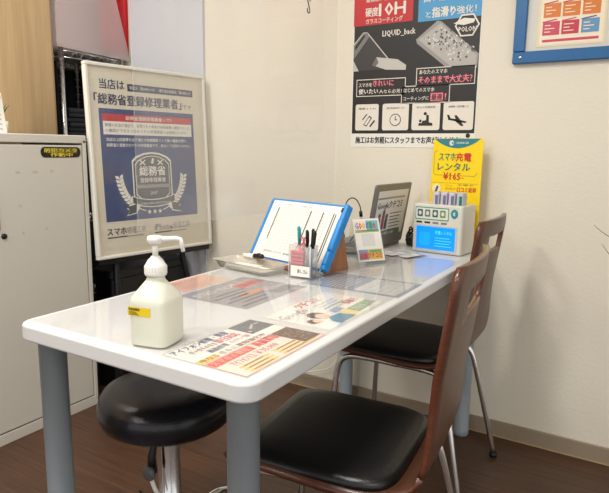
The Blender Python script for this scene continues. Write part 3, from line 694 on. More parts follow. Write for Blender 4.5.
# ------------------------------------------------------------------ tray, marker, cards
T = thing('pen_tray', 'shallow clear plastic tray in front of the blue-edged binder', 'tray', (-.978, -.778, ZM), -.16)
b = MB(); bm = bmesh.new(); rings = []
for (w_, d_, z) in ((.094, .034, .0005), (.100, .038, .0005), (.108, .044, .018), (.115, .050, .022), (.117, .052, .0225), (.115, .050, .0235), (.1065, .0425, .0195), (.098, .036, .002), (.09, .03, .002)):
    rings.append([bm.verts.new((x, y, z)) for x, y in rr_pts(-w_, -d_, w_, d_, .014, 4)])
for a_, c_ in zip(rings, rings[1:]):
    for i in range(len(a_)): bm.faces.new((a_[i], a_[(i+1) % len(a_)], c_[(i+1) % len(a_)], c_[i]))
bm.faces.new(rings[0][::-1]); bm.faces.new(rings[-1]); b.bm(bm, TRAYP, True); b.build('tray_body', T)
for i, (dx, dy, rz, c_) in enumerate(((.00, -.004, .05, (232, 222, 190)), (.04, .0, -.1, (236, 230, 206)), (-.03, .004, .12, (230, 226, 212)))):
    b = MB(); b.box((0, 0, .0008), (.09, .055, .0014), mat('card_%d' % i, c_, .6, noise=.01))
    for k in range(3): b.rect(-.035, -.015+.012*k, .02+.008*k, -.013+.012*k, .0017, pm('lgrey'))
    o = b.build('paper_card', None, (-.978+dx*.9, -.778+dy-dx*.16, ZM+.0025+i*.0016)); o.rotation_euler = (0, 0, -.16+rz)
    tag(o, ('cream card at the bottom of the clear tray', 'pale cream card on top at the right of the clear tray', 'off-white card lying at the left in the clear tray')[i], 'card', 'cards in the clear tray')
b = MB(); b.tube([(-.055, 0, 0), (-.052, 0, 0), (-.01, 0, 0), (.0, 0, 0)], [.004, .0065, .0068, .0068], WHITEP, 12)
b.tube([(0, 0, 0), (.038, 0, 0), (.040, 0, 0)], [.0076, .0072, .006], BLACK, 12); b.tube([(.012, 0, .0074), (.030, 0, .0088)], .0012, BLACK, 6)
MKR = thing('marker_pen', 'white marker pen with black cap resting on the clear tray', 'pen', (-.992, -.738, ZM+.0315), -.30)
for ch_, (mt_) in (('barrel', 0),): pass
o = b.build('barrel_and_cap', MKR, (0, 0, 0)); o.rotation_euler = (0, -.10, 0)

# ------------------------------------------------------------------ binder on wooden bookstand
BM_ = basis((-1.072, -.660, .718), (math.cos(-.245), math.sin(-.245), 0), (math.sin(.245)*math.sin(.52), math.cos(.245)*math.sin(.52), math.cos(.52)))
BI = thing('ring_binder', 'blue clip binder with a lined white form, propped open on a wooden stand', 'binder', (-1.072, -.660, .718))
BW, BH = .326, .200
b = MB(); b.M = BM_; b.ext(rr_pts(-.004, -.002, BW+.004, BH+.003, .008), -.012, -.0035, BLUEP, .002, 1); b.build('cover', BI).matrix_world = Matrix()
b = MB(); b.M = BM_; b.box((BW/2, BH/2, -.002), (BW-.028, BH-.010, .003), PAPER)
BK = pm('txt_black'); LG = pm('formline', 172, 178, 184)
b.text('受付シート　お客様記入欄', .085, BH-.020, .10, .007, .0003, LG)
for k in range(15): b.rect(.055, .038+k*.0098, BW-.045, .0386+k*.0098, .0002, LG)
for k in range(14): b.rect(.055+k*.0175, .038, .0556+k*.0175, .176, .0002, LG)
for x_, y0_ in ((.048, .045), (.190, .02), (.240, .02), (.282, .012)): b.rect(x_, y0_+.02, x_+.0032, .172, .0004, BK)
b.rect(.290, .02, .293, .17, .0004, BK)
b.text('ご記入ありがとうございます　個人情報の取扱いについて同意します', .055, .022, .20, .007, .0003, pm('dkgrey'))
b.build('form_sheet', BI).matrix_world = Matrix()
b = MB(); b.M = BM_; b.box((BW+.002, BH/2, .002), (.016, BH, .026), BLUEP, .004, 3)
b.box((BW+.006, BH*.52, .012), (.018, .095, .018), BLUEP, .005, 3); b.box((BW+.004, BH*.17, .012), (.014, .04, .014), BLUEP, .004, 3); b.box((BW-.004, BH*.90, .014), (.008, .014, .004), BLACK, .001)
o = b.build('spine_clip', BI); o.matrix_world = Matrix(); o['label'] = 'thick blue spine clip'
SB = thing('book_stand', 'small brown wooden stand behind and under the blue binder', 'stand', (-.90, -.66, ZM))
b = MB(); Ms = Matrix.Translation((-1.072, -.660, 0)) @ Matrix.Rotation(-.245, 4, 'Z')
b.M = Ms; b.box((.14, .012, .7075), (.16, .060, .008), STANDW, .002, 1); b.box((.14, -.017, .7125), (.16, .006, .018), STANDW, .001, 1); b.build('ledge', SB).matrix_world = Matrix()
b = MB(); b.M = BM_; b.box((.19, .078, -.0185), (.22, .152, .008), STANDW, .001, 1); b.build('back_board', SB).matrix_world = Matrix()
b = MB(); b.M = Ms; b.add([(.30, .023, .7035), (.30, .125, .7035), (.30, .092, .845), (.30, .060, .80)], [(0, 1, 2, 3)], STANDW)
b.add([(.308, .023, .7035), (.308, .125, .7035), (.308, .092, .845), (.308, .060, .80)], [(3, 2, 1, 0)], STANDW)
b.add([(.30, .125, .7035), (.308, .125, .7035), (.308, .092, .845), (.30, .092, .845), (.30, .023, .7035), (.308, .023, .7035), (.308, .060, .80), (.30, .060, .80)], [(0, 1, 2, 3), (4, 7, 6, 5), (0, 4, 5, 1), (3, 2, 6, 7)], STANDW)
b.build('prop', SB).matrix_world = Matrix()
b = MB(); b.tube([(-.765, -.742, .722), (-.772, -.735, .708), (-.775, -.722, .7052), (-.772, -.700, .7052), (-.765, -.672, .7055)], .0018, WHITEP, 8); b.tube([(-.765, -.674, .7068), (-.760, -.652, .7068)], .0036, WHITEP, 8); b.tube([(-.760, -.652, .7068), (-.757, -.643, .7068)], .0024, STEEL, 8)
o = b.build('charging_cable'); tag(o, 'short white cable with plug on the table by the pen cup', 'cable')

# ------------------------------------------------------------------ pen cup
PC = thing('pen_cup', 'clear square acrylic cup holding pens and pink pads, on the table before the binder', 'pen cup', (-.803, -.772, ZM), .06)
b = MB(); CW, CD, CH = .034, .0215, .088; t_ = .002
b.box((0, 0, .0015), (2*CW, 2*CD, .003), ACRYL); 
for sx in (-1, 1): b.box((sx*(CW-t_/2), 0, CH/2+.0015), (t_, 2*CD, CH-.003), ACRYL)
for sy in (-1, 1): b.box((0, sy*(CD-t_/2), CH/2+.0015), (2*CW-2*t_, t_, CH-.003), ACRYL)
for sx in (-1, 1):
    for sy in (-1, 1): b.tube([(sx*(CW-.001), sy*(CD-.001), 0), (sx*(CW-.001), sy*(CD-.001), CH)], .0013, mat('acrylic_edge', (205, 208, 200), .2), 6)
b.build('cup', PC)
b = MB(); b.M = basis((-.026, -CD-.0006, .004), (1, 0, 0), (0, 0, 1)); b.box((.029, .0145, 0), (.058, .029, .0005), PAPER); b.text('消しゴム', .020, .009, .032, .011, .0006, pm('dkgrey'), .008)
o = b.build('label', PC); o['label'] = 'white paper label with Japanese handwriting'
def incup(dx, dy, dz=0): return (-.803+dx*math.cos(.06)-dy*math.sin(.06), -.772+dx*math.sin(.06)+dy*math.cos(.06), ZM+.0035+dz)
PADN = ('lowest of the pink notes', 'second pink note')
PKM = mat('pink_pad', (214, 92, 104), .6, noise=.04)
b = MB()
for k in range(7): b.box((0, 0, .006+k*.0098), (.040, .016, .0082), PKM, .0015, 1)
o = b.build('pink_pad', None, incup(-.010, -.010)); o.rotation_euler = (0, 0, .06); tag(o, 'pink ribbed pad standing inside the clear pen cup', 'pad')
def pen(name, label, dx, dy, L, r, lean, mb, mc, group=None, cat='pen'):
    T_ = thing(name, label, cat, incup(dx, dy), 0, group)
    b = MB(); b.tube([(0, 0, r), (0, 0, L*.62)], r, mb, 10); o1 = b.build('barrel', T_)
    b = MB(); b.tube([(0, 0, L*.62), (0, 0, L*.97), (0, 0, L)], [r*1.08, r*1.05, r*.5], mc, 10); b.tube([(r*1.3, 0, L*.7), (r*1.3, 0, L*.96)], r*.22, mc, 6); o2 = b.build('cap', T_)
    T_.rotation_euler = lean; return T_
pen('pen', 'black-capped grey pen at the left of the three standing in the clear cup', .0155, -.002, .128, .0042, (.04, .0, 0), mat('pen_grey', (150, 150, 152), .4), BLACK, 'black pens in the cup')
pen('pen', 'black-capped grey pen in the middle of the three in the clear cup', .020, .008, .131, .0042, (.02, .06, 0), MATS['pen_grey'], BLACK, 'black pens in the cup')
pen('pen', 'black-capped grey pen at the right of the three in the clear cup', .0255, -.010, .129, .0042, (.0, .12, 0), MATS['pen_grey'], BLACK, 'black pens in the cup')
pen('teal_pen', 'pen with pink barrel and teal cap leaning left in the clear cup', -.012, .012, .134, .0045, (.03, -.05, 0), PKM, mat('teal_cap', (40, 150, 148), .4))
SCX = thing('scissors', 'pink-handled scissors standing in the clear cup', 'scissors', incup(-.003, .0085))
b = MB()
for sg in (-1, 1): b.tube([(0+sg*.007+.006*math.cos(a), 0, .094+.011*math.sin(a)) for a in [k*2*PI/12 for k in range(13)]], .0022, PKM, 8)
b.build('handle', SCX)
b = MB(); b.box((-.0015, 0, .045), (.007, .0012, .078), STEEL); b.box((.0015, .0013, .045), (.007, .0012, .078), STEEL); b.build('blade', SCX)

# ------------------------------------------------------------------ review stand
QM = basis((-.744, -.545, ZM), (math.cos(1.0), math.sin(1.0), 0), (-math.sin(1.0)*.35, math.cos(1.0)*.35, .93))
Q = thing('card_stand', 'small clear acrylic stand with a colourful review card, beside the laptop', 'card stand', (-.72, -.49, ZM))
b = MB(); b.M = QM; b.box((.05, .072, 0), (.102, .145, .002), ACRYL); b.build('front_panel', Q).matrix_world = Matrix()
b = MB(); b.M = QM; b.box((.05, .076, .0018), (.094, .134, .0008), PAPER); e = .0024
cols = [(66, 120, 200), (206, 62, 52), (224, 176, 50), (66, 120, 200), (70, 150, 90), (206, 62, 52)]
for k, ch in enumerate('Google'): b.text(ch, .009+k*.0125, .112, .0105, .018 if ch != 'l' else .02, e+.0004, pm('g%d' % k, *cols[k]), .02)
b.rect(.006, .104, .048, .135, e, pm('pale_yellow', 236, 216, 190)); b.rect(.048, .104, .092, .137, e, pm('pale_cyan', 126, 176, 190)); b.rect(.006, .100, .092, .108, e, pm('olive', 150, 170, 90))
b.rect(.008, .014, .040, .046, e, pm('bluegrey', 130, 146, 170)); b.rect(.040, .014, .092, .046, e, pm('gold', 208, 178, 84)); b.text('店舗クチコミ', .010, .018, .078, .018, e+.0004, pm('redtxt2'), .02); b.rect(.046, .036, .088, .044, e+.0003, pm('grn', 96, 160, 110))
b.rrect(.026, .056, .072, .096, .002, e, pm('offw', 214, 212, 206))
b.build('card', Q).matrix_world = Matrix()
b = MB(); b.M = QM; P3 = QM.inverted(); 
n_ = Vector((-math.sin(1.0), math.cos(1.0), 0)); A_ = Vector((-.744, -.545, ZM)); 
b.M = Matrix(); tp = QM @ Vector((0, .145, -.001)); tq = QM @ Vector((.102, .145, -.001)); bp = A_+n_*.075+Vector((0, 0, .001)); bq = bp+Vector((math.cos(1.0), math.sin(1.0), 0))*.102
b.add([tp, tq, bq, bp], [(0, 1, 2, 3)], ACRYL); o = b.build('rear_panel', Q); o.matrix_world = Matrix(); so_ = o.modifiers.new('s', 'SOLIDIFY'); so_.thickness = .002

# ------------------------------------------------------------------ laptop
LP = thing('laptop', 'grey laptop standing open at the far end of the table against the wall', 'laptop', (-.82, -.20, .70), 0)
GRY = mat('laptop_grey', (128, 124, 116), .4, .3, noise=.02); KEY = mat('key_grey', (74, 76, 78), .5)
b = MB(); b.M = Matrix.Translation((-.815, -.203, 0)) @ Matrix.Rotation(-.062, 4, 'Z')
b.box((-.095, 0, .7085), (.19, .275, .014), GRY, .003, 2); b.build('base', LP).matrix_world = Matrix()
b = MB(); b.M = Matrix.Translation((-.815, -.203, 0)) @ Matrix.Rotation(-.062, 4, 'Z')
for i in range(5):
    for j in range(13): b.box((-.030-i*.0185, -.117+j*.0195, .7164), (.0155, .0165, .002), KEY)
b.box((-.155, 0, .7158), (.045, .075, .0008), mat('touchpad', (100, 98, 94), .35)); b.build('keyboard', LP).matrix_world = Matrix()
LM = basis((-.824, -.341, .716), (math.cos(1.509), math.sin(1.509), 0), (math.sin(1.509)*.159, 0, .987)); # u = +y, v = up, n = u x v -> +x
LWd, LHt = .277, .222
b = MB(); b.M = LM @ Matrix.Translation((0, 0, 0)); b.ext(rr_pts(0, 0, LWd, LHt, .008), .0, .008, GRY, .002, 1)
for k in range(22): b.box((.0, .015+k*.009, .004), (.001, .004, .003), BLACK)
b.build('lid', LP).matrix_world = Matrix()
# display on the chair-less side (-x); a printed notice is taped on the back of the lid
DM = basis(LM @ Vector((LWd, 0, -.0004)), -Vector(LM.col[0][:3]), Vector(LM.col[1][:3]))
b = MB(); b.M = DM; b.rect(.006, .012, LWd-.006, LHt-.006, .0004, BLACK); b.rect(.016, .022, LWd-.016, LHt-.014, .0008, mat('display_dark', (30, 32, 36), .15))
b.build('display', LP).matrix_world = Matrix()
DM = LM @ Matrix.Translation((0, 0, .0082))
b = MB(); b.M = DM
SCR = mat('notice_paper', (222, 217, 206), .35); SCT = mat('screen_text', (70, 72, 76), .4)
b.box(((LWd+.004)/2, .118, .0006), (LWd-.046, .162, .0006), SCR)
b.rect(.026, LHt-.052, LWd-.046, LHt-.046, .0015, pm('olive_grey', 150, 148, 130))
b.text('Googleクチコミ', .030, LHt-.092, LWd-.085, .032, .0016, SCT, .008)
for k in range(6): b.rect(.135, LHt-.108-k*.012, .225-.01*(k % 3), LHt-.105-k*.012, .0016, pm('dkgrey'))
for k, (x_, h_) in enumerate(((.045, .06), (.075, .075), (.10, .055))):
    b.rrect(x_, .060, x_+.020, .060+h_*.75, .008, .0016, pm('fig_%d' % k, *((70, 66, 72), (150, 84, 84), (96, 84, 96))[k])); b.disc(x_+.010, .066+h_*.75, .010, .0018, pm('hair2'))
b.rect(.026, .036, LWd-.046, .056, .0016, pm('slate_green', 104, 116, 106)); b.text('クチコミ投稿のお願い', .06, .040, .13, .011, .002, PW, .006)
o = b.build('taped_notice', LP); o.matrix_world = Matrix(); o['label'] = 'white printed notice on the back of the lid'
b = MB(); b.tube([(-.82, -.33, .712), (-.82, -.06, .712)], .005, GRY, 10); b.build('hinge', LP).matrix_world = Matrix()

# laptop's black cable arcs over the binder; another coil behind
b = MB(); b.tube(hermite_path([(-1.0, -.15, .82), (-.985, -.16, .855), (-.955, -.18, .872), (-.925, -.20, .868), (-.905, -.21, .845), (-.90, -.215, .828)], 4), .0022, BLACK, 8)
b.tube([(-.90, -.215, .830), (-.897, -.217, .810)], .0062, BLACK, 10); b.tube([(-.897, -.217, .810), (-.896, -.218, .798)], .0045, STEEL, 8)
b.tube([(-1.0, -.15, .82), (-1.03, -.12, .78), (-1.03, -.10, .74), (-1.02, -.10, .7045), (-1.0, -.06, .7045)], .0022, BLACK, 8)
b.tube([(-.896, -.218, .798), (-.90, -.22, .77), (-.93, -.235, .7185)], .002, BLACK, 8)
o = b.build('power_cable'); tag(o, 'black cable with plug arching up behind the blue binder', 'cable')
b = MB()
for k in range(4):
    ox = .003*k; b.tube([(-.752+.026*math.cos(a)*(1-.06*k), -.062+.034*math.sin(a), .712+.011*k+.010*math.sin(a*2+k)+.02*max(0, math.cos(a))) for a in [q*2*PI/18 for q in range(19)]], .0036, BLACK, 8)
b.box((-.742, -.09, .722), (.04, .05, .034), BLACK, .006, 2); b.tube(hermite_path([(-.735, -.08, .742), (-.755, -.08, .768), (-.770, -.06, .758), (-.772, -.05, .725), (-.765, -.045, .706)]), .003, BLACK, 8)
o = b.build('cable_coil'); tag(o, 'bundle of black cable between the laptop and the battery box', 'cable')
b = MB(); b.tube([(-.875, -.415, ZM+.0055), (-.87, -.413, ZM+.0055), (-.80, -.378, ZM+.0055), (-.795, -.376, ZM+.0055)], [.003, .0055, .0055, .004], BLACK, 12)
b.tube([(-.86, -.400, ZM+.0115), (-.83, -.385, ZM+.0115)], .001, STEEL, 6)
o = b.build('black_pen'); tag(o, 'thick black pen lying on the table between binder and card stand', 'pen')

# ------------------------------------------------------------------ battery rental box and yellow board
BA = -.10; BXM = Matrix.Translation((-.710, -.190, .70)) @ Matrix.Rotation(BA, 4, 'Z')
BX = thing('battery_rental_box', 'white desktop battery rental box with glowing blue screen at the wall end of the table', 'charging box', (-.6, -.2, .70))
BODY = mat('box_white', (214, 210, 196), .35, noise=.01); W_, D_, H_ = .181, .118, .169
b = MB(); b.M = BXM; b.ext(rr_pts(0, 0, W_, D_, .010, 4), .002, H_, BODY, .004, 2); b.ext(rr_pts(.01, .01, W_-.01, D_-.01, .01), 0, .003, BLACK)
b.build('body', BX).matrix_world = Matrix()
b = MB(); b.M = BXM @ basis((0, 0, 0), (1, 0, 0), (0, 0, 1)) @ Matrix.Diagonal((.815, 1.03, 1, 1)); TE = pm('teal_strip', 44, 132, 118); 
b.rrect(.012, .112, .162, .154, .004, .0006, TE); b.rrect(.015, .115, .159, .151, .003, .0010, pm('label_w', 214, 218, 208))
for k, cc in enumerate(((60, 80, 84), (110, 120, 90), (66, 90, 84), (120, 140, 60))): b.rrect(.022+k*.034, .122, .046+k*.034, .146, .003, .0014, pm('ic%d' % k, *cc)); b.disc(.034+k*.034, .134, .007, .0018, pm('label_w'), 10)
for k in range(4): b.rect(.018+k*.037, .100, .044+k*.037, .106, .0006, BLACK if k < 2 else pm('slotgrey', 120, 120, 112))
b.disc(.186, .137, .0155, .0006, pm('aqua', 36, 136, 150)); b.disc(.186, .137, .006, .001, PW, 8); b.disc(.189, .137, .003, .0014, pm('aqua'), 8)
o = b.build('front_print', BX); o.matrix_world = Matrix()
b = MB(); b.M = BXM @ basis((0, 0, 0), (1, 0, 0), (0, 0, 1)) @ Matrix.Diagonal((.815, 1.03, 1, 1)); b.rrect(.010, .006, W_+.023, .094, .004, .0005, pm('bezel_w', 190, 196, 196))
SB_ = mat('blue_screen', (4, 116, 208), .3, emis=.95); SB2 = mat('blue_screen_light', (60, 170, 236), .3, emis=.95)
b.rect(.020, .014, W_+.013, .090, .001, SB_)
b.text('充電レンタル', .105, .066, .075, .012, .0014, SB2, .01); b.rrect(.034, .026, .085, .070, .01, .0012, mat('blue_screen_mid', (12, 128, 216), .3, emis=.95)); 
for k in range(4): b.rect(.105, .026+k*.009, .180-.01*(k % 2), .028+k*.009, .0014, SB2)
o = b.build('screen', BX); o.matrix_world = Matrix(); o['label'] = 'lit bright blue screen'
PBM = mat('powerbank_lilac', (196, 190, 208), .4)
for k in range(4):
    x_ = .060+k*.0285
    b = MB(); b.M = BXM; b.ext(rr_pts(x_, .018, x_+.0245, .060, .008, 4), H_-.02, H_+.042, PBM if k < 3 else mat('pb_pale', (180, 186, 200), .4), .006, 3)
    b.box((x_+.0165, .0177, H_+.016), (.009, .001, .030), pm('pbgrey', 104, 110, 126) if k < 3 else pm('pbgreen', 30, 110, 80))
    o = b.build('power_bank'); tag(o, ('pale lilac power bank in the first slot from the left of the rental box', 'pale lilac power bank in the second slot from the left of the rental box', 'pale lilac power bank in the third slot of the rental box', 'power bank with green stripe in the right slot of the rental box')[k], 'power bank', 'power banks in the rental box')
YM = basis((-.705, -.047, .703), (math.cos(-.12), math.sin(-.12), 0), (0, .008, 1))
Y = MB(); Y.M = YM @ Matrix.Translation((0, 0, 0)); YY = pm('sign_yellow', 246, 212, 8); OR = pm('sign_red', 206, 50, 36); GN = pm('sign_green', 28, 118, 96); TL = pm('sign_teal', 40, 128, 140)
Y.M = YM @ Matrix.Diagonal((.925, .985, 1, 1))
SW, SH = .207, .396
Y.ext([(0, 0), (SW-.01, 0), (SW, .1), (SW, SH-.008), (SW-.008, SH), (.010, SH), (.008, SH-.008)], -.003, 0, YY)
arc = [(.012, SH-.001)]
for k in range(13):
    t = k/12; arc.append((.012+(SW-.022)*t, SH-.001-.034*math.sin(PI*t)**.8))
arc.append((SW-.010, SH-.001))
Y.poly(arc[1:-1][::1], .0005, TL); Y.disc(SW*.40, SH-.0165, .0095, .001, PW, 14); Y.disc(SW*.42, SH-.0165, .004, .0014, TL, 8); Y.text('CHARGE', SW*.48, SH-.019, .052, .007, .001, PW, .01)
Y.text('スマホ', .034, SH-.079, .068, .027, .001, GN, .008); Y.text('充電', .104, SH-.081, .060, .030, .001, OR, .014); Y.text('レンタル', .030, SH-.115, .132, .028, .001, GN, .010)
Y.text('¥165', .056, SH-.148, .070, .026, .001, OR, .018); Y.text('~', .129, SH-.142, .01, .004, .001, OR)
rrp = rr_pts(.014, SH-.132, SW-.018, SH-.044, .012, 4)
Y.stroke(rrp[5:], .0014, .0008, pm('sign_olive', 150, 130, 20))
Y.disc(.030, SH-.182, .018, .0008, pm('cream_disc', 236, 226, 190), 16); Y.poly([(.022, SH-.194), (.031, SH-.196), (.039, SH-.174), (.031, SH-.170)], .0012, pm('hair'))
Y.text('アプリを', .066, SH-.172, .028, .006, .001, OR); Y.text('ダウンロード', .066, SH-.184, .042, .008, .001, OR, .006)
Y.text('借りる場所・返す', .120, SH-.168, .06, .006, .001, pm('dkgrey')); Y.text('口コミ返却', .115, SH-.190, .075, .017, .001, OR, .01)
Y.rect(.006, SH-.160, SW-.008, SH-.1592, .0008, pm('sign_olive'))
o = Y.build('yellow_signboard'); tag(o, 'bright yellow signboard reading 165 yen behind the battery rental box', 'signboard')

# small white cards on the table before the box
for i, (x, y, rz) in enumerate(((-.815, -.275, -.40), (-.765, -.285, -.38), (-.715, -.292, -.42), (-.663, -.300, -.36))):
    b = MB(); b.box((0, 0, 0), (.040, .105, .0005), PAPER); b.rect(-.016, .02, .016, .046, .0005, pm('lgrey'))
    for k in range(4): b.rect(-.014, -.045+k*.013, .014, -.042+k*.013, .0005, pm('dkgrey'))
    b.stroke([(-.0195, -.052), (-.0195, .052)], .002, .0005, pm('txt_black'))
    o = b.build('price_card', None, (x, y, ZM+.0006+.0011*i)); o.rotation_euler = (0, 0, rz)
    tag(o, ('first from the laptop', 'second from the laptop', 'third from the laptop', 'nearest the right edge')[i].join(('narrow white card on the table before the blue screen, ', '')), 'card', 'white cards in front of the rental box')

# ------------------------------------------------------------------ chairs
SH_P = [(-.205, .408, .165), (-.195, .420, .185), (-.10, .424, .195), (.06, .416, .192), (.135, .420, .182), (.185, .445, .168), (.208, .50, .158), (.222, .60, .150), (.236, .70, .156), (.247, .78, .160), (.254, .835, .160), (.257, .858, .140)]
def make_chair(label):
    C = thing('dining_chair', label, 'chair')
    path = hermite_path(SH_P, 4); NC = 12
    def point(i, t):
        p = path[i]; s = i/(len(path)-1); y = p.z*t
        back = max(0, min(1, (p.y-.45)/.2)); x = p.x - .016*back*t*t + .0; z = p.y + .006*(1-back)*t*t
        return (x, y, z)
    split = 22; top = len(path)-1
    def surf(i0, i1, hole):
        bm = bmesh.new(); G = {}
        for i in range(i0, i1+1):
            for j in range(NC+1): G[i, j] = bm.verts.new(point(i, -1+2*j/NC))
        for i in range(i0, i1):
            for j in range(NC):
                if hole and hole[0] <= i < hole[1] and hole[2] <= j < hole[3]: continue
                bm.faces.new((G[i, j], G[i, j+1], G[i+1, j+1], G[i+1, j]))
        bmesh.ops.recalc_face_normals(bm, faces=bm.faces[:])
        return bm
    hi = [i for i, p in enumerate(path) if .760 <= p.y <= .800]
    for nm, bm in (('seat', surf(0, split, None)), ('backrest', surf(split, top, (hi[0], hi[-1]+1, 3, 9)))):
        b = MB(); b.bm(bm, CHWOOD, True); o = b.build(nm, C); o.data.materials.append(CHEDGE)
        s_ = o.modifiers.new('s', 'SOLIDIFY'); s_.thickness = .012; s_.offset = 0; s_.material_offset_rim = 1
    # cushion
    bm = bmesh.new(); rings = []
    def out(sc_, z, n=40):
        q = []
        for k in range(n):
            a = 2*PI*k/n; ca, sa = math.cos(a), math.sin(a); e_ = .30
            x = -.022+.172*sc_*math.copysign(abs(ca)**e_, ca); y = .184*sc_*math.copysign(abs(sa)**e_, sa)
            if x > 0: y *= 1-.25*(x/.15)**2*.4
            q.append(bm.verts.new((x, y, z)))
        return q
    for sc_, z in ((.95, .4255), (1.0, .429), (1.005, .435), (.985, .442), (.93, .447), (.80, .450), (.5, .452), (.15, .452)): rings.append(out(sc_, z))
    for a_, c_ in zip(rings, rings[1:]):
        for i in range(len(a_)): bm.faces.new((a_[i], a_[(i+1) % len(a_)], c_[(i+1) % len(a_)], c_[i]))
    bm.faces.new(rings[-1]); bm.faces.new(rings[0][::-1])
    b = MB(); b.bm(bm, LEATH, True); o = b.build('seat_pad', C); o['label'] = 'black leatherette seat pad'
    for sy in (-1, 1):
        b = MB(); b.tube(hermite_path([(.02, sy*.150, .402), (-.08, sy*.152, .402), (-.145, sy*.155, .396), (-.178, sy*.160, .362), (-.190, sy*.170, .25), (-.205, sy*.188, .012)], 5), .0095, CHROME, 12)
        b.tube([(-.205, sy*.188, .014), (-.206, sy*.189, 0)], .0125, BLACK, 12); b.build('leg', C)
        b = MB(); b.tube(hermite_path([(.02, sy*.150, .402), (.11, sy*.152, .402), (.150, sy*.155, .392), (.172, sy*.159, .350), (.212, sy*.180, .18), (.250, sy*.200, .012)], 5), .0090, CHROME, 12)
        b.tube([(.248, sy*.200, .014), (.249, sy*.2005, 0)], .0125, BLACK, 12); b.build('leg', C)
    for x in (-.10, .09):
        b = MB(); b.tube([(x, -.152, .401), (x, .152, .401)], .009, CHROME, 12); b.build('crossbar', C)
    return C
c1 = make_chair('wood-backed chair with black seat pad pulled to the near end of the table'); c1['group'] = 'wooden chairs along the table'
c2 = copytree(c1); c2['label'] = 'wood-backed chair with black seat pad farther off, next to the wall'
c1.location = (-.517, -1.040, 0); c1.rotation_euler = (0, 0, .10)
c2.location = (-.638, -.358, 0); c2.rotation_euler = (0, 0, .0)

# ------------------------------------------------------------------ stool
S = thing('round_stool', 'round black padded stool on a chrome column under the near end of the table', 'stool', (-.990, -1.110, 0))
b = MB(); R_ = .170
b.lathe([(0, .374), (.12, .374), (.146, .377), (.160, .388), (.167, .406), (.168, .425), (.163, .440), (.161, .442), (.154, .456), (.13, .466), (.07, .470), (0, .471)], LEATH2, 48)
b.lathe([(.1615, .440), (.1634, .4415), (.1615, .443)], LEATH2, 48)
b.build('cushion', S)
b = MB(); b.lathe([(0, .374), (.07, .374), (.07, .362), (.018, .356), (.016, .300), (0, .300)], BLACKM, 24); b.build('seat_plate', S)
b = MB(); b.lathe([(0, .345), (.014, .345), (.014, .330), (.028, .328), (.0285, .322), (.0285, .12), (.034, .115), (.034, .07), (0, .07)], CHROME, 28); b.build('column', S)
for k in range(5):
    a = k*2*PI/5+.3; b = MB(); b.tube([(.02*math.cos(a), .02*math.sin(a), .085), (.11*math.cos(a), .11*math.sin(a), .074), (.195*math.cos(a), .195*math.sin(a), .066)], [.017, .014, .011], CHROME, 10)
    lo = b.build('leg', S)
    b = MB(); cx_, cy_ = .195*math.cos(a), .195*math.sin(a)
    for s_ in (-.010, .010): b.lathe([(0, -.007), (.022, -.007), (.025, -.003), (.025, .003), (.022, .007), (0, .007)], BLACK, 20, Matrix.Translation((cx_, cy_, .025)) @ Matrix.Rotation(a, 4, 'Z') @ Matrix.Rotation(PI/2, 4, 'X') @ Matrix.Translation((0, 0, s_)))
    b.tube([(cx_, cy_, .030), (cx_, cy_, .070)], .007, BLACKM, 8); b.build('caster', lo)
b = MB(); b.tube([(0, -.02, .362), (.002, -.045, .350), (.002, -.060, .30), (.004, -.060, .26)], [.005, .006, .010, .012], BLACK, 10)
b.lathe([(0, .006), (.014, .006), (.018, .002), (.018, -.004), (0, -.006)], mat('knob_grey', (90, 92, 94), .4), 20, basis((.004, -.073, .262), (1, 0, 0), (0, .1, 1)))
o = b.build('lever', S); o['label'] = 'black height lever with grey knob'
b = MB(); b.tube([(.006, -.068, .248), (.016, -.066, .222), (.030, -.060, .195)], .0055, WHITEP, 8); o = b.build('lever_tip', S); o['label'] = 'white plastic tip'

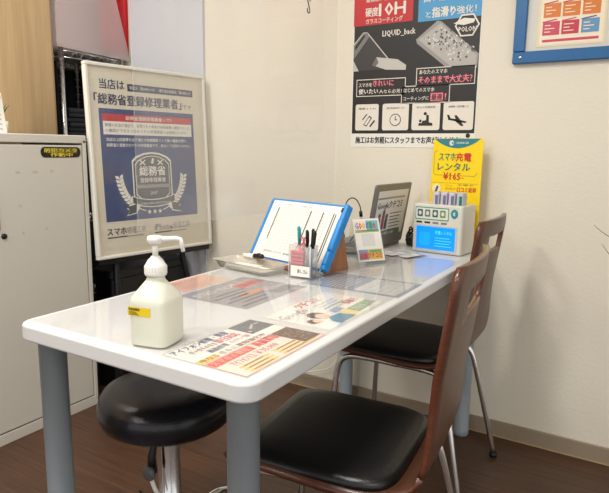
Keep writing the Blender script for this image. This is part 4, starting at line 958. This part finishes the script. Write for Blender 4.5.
# ------------------------------------------------------------------ cables under the table and on the floor
b = MB(); b.tube(hermite_path([(-1.09, -.010, .64), (-1.085, -.012, .40), (-1.085, -.014, .20), (-1.10, -.03, .135), (-1.17, -.035, .10), (-1.24, -.04, .085), (-1.30, -.03, .10), (-1.33, -.018, .16)], 5), .003, WHITEP, 8)
o = b.build('wall_cable'); tag(o, 'white cable drooping along the wall under the table', 'cable')
b = MB(); b.tube(hermite_path([(-1.02, -1.02, .0045), (-1.06, -.93, .0045), (-1.068, -.86, .0045), (-1.055, -.82, .0045), (-1.02, -.80, .0045), (-.98, -.81, .0045), (-.955, -.86, .0045), (-.95, -.95, .0045)], 6), .0045, WHITEP, 8)
o = b.build('floor_cable'); tag(o, 'white cable lying on the floor beside the stool', 'cable')

# ------------------------------------------------------------------ plant at the right, only leaf tips reach the picture
D = thing('floor_plant', 'thin dark leaf tips of a tall plant reaching in from the right side', 'plant', (.17, -.40, 0))
b = MB(); b.lathe([(0, 0), (.085, 0), (.115, .24), (.105, .24), (.10, .21), (0, .21)], WHITEP, 28); b.build('pot', D)
b = MB(); b.tube([(0, 0, .2), (.01, 0, .45), (0, .01, .66)], [.013, .011, .008], mat('bark', (92, 76, 60), .8, noise=.2), 10); b.build('stem', D)
LG2 = mat('dark_leaf', (40, 44, 30), .45, noise=.1)
def blade(b, pts, w0):
    P_ = hermite_path(pts, 5); n = len(P_); vs = []; fs = []
    for i, p in enumerate(P_):
        t = i/(n-1); w_ = w0*(1-t)**.6*(.5+.5*min(1, t*5))+.0003
        d_ = (P_[min(i+1, n-1)]-P_[max(i-1, 0)]).normalized(); s_ = d_.cross(Vector((0, 0, 1))).normalized(); u_ = s_.cross(d_)
        vs += [p-s_*w_+u_*w_*.3, p-u_*w_*.1, p+s_*w_+u_*w_*.3, p-u_*w_*.1-u_*.0006]
    for i in range(n-1):
        for k in range(4): fs.append((i*4+k, i*4+(k+1) % 4, (i+1)*4+(k+1) % 4, (i+1)*4+k))
    b.add(vs, fs, LG2, True)
lf = [[(0, 0, .62), (-.06, -.01, .74), (-.17, .0, .80), (-.256, .0, .832), (-.297, 0, .861)], [(0, 0, .60), (-.08, .0, .70), (-.17, 0, .745), (-.24, 0, .775), (-.273, .0, .812)]]
for k in range(12):
    a = -1.9+k*.34; r_ = .16+.05*(k % 3); lf.append([(0, 0, .60+.005*k), (.4*r_*math.cos(a), .4*r_*math.sin(a), .76), (.8*r_*math.cos(a), .8*r_*math.sin(a), .84), (1.3*r_*math.cos(a), 1.3*r_*math.sin(a), .80+.03*(k % 2))])
for k, q in enumerate(lf):
    b = MB(); blade(b, q, .006 if k > 1 else .0045); b.build('leaf', D)
bpy.context.view_layer.update()
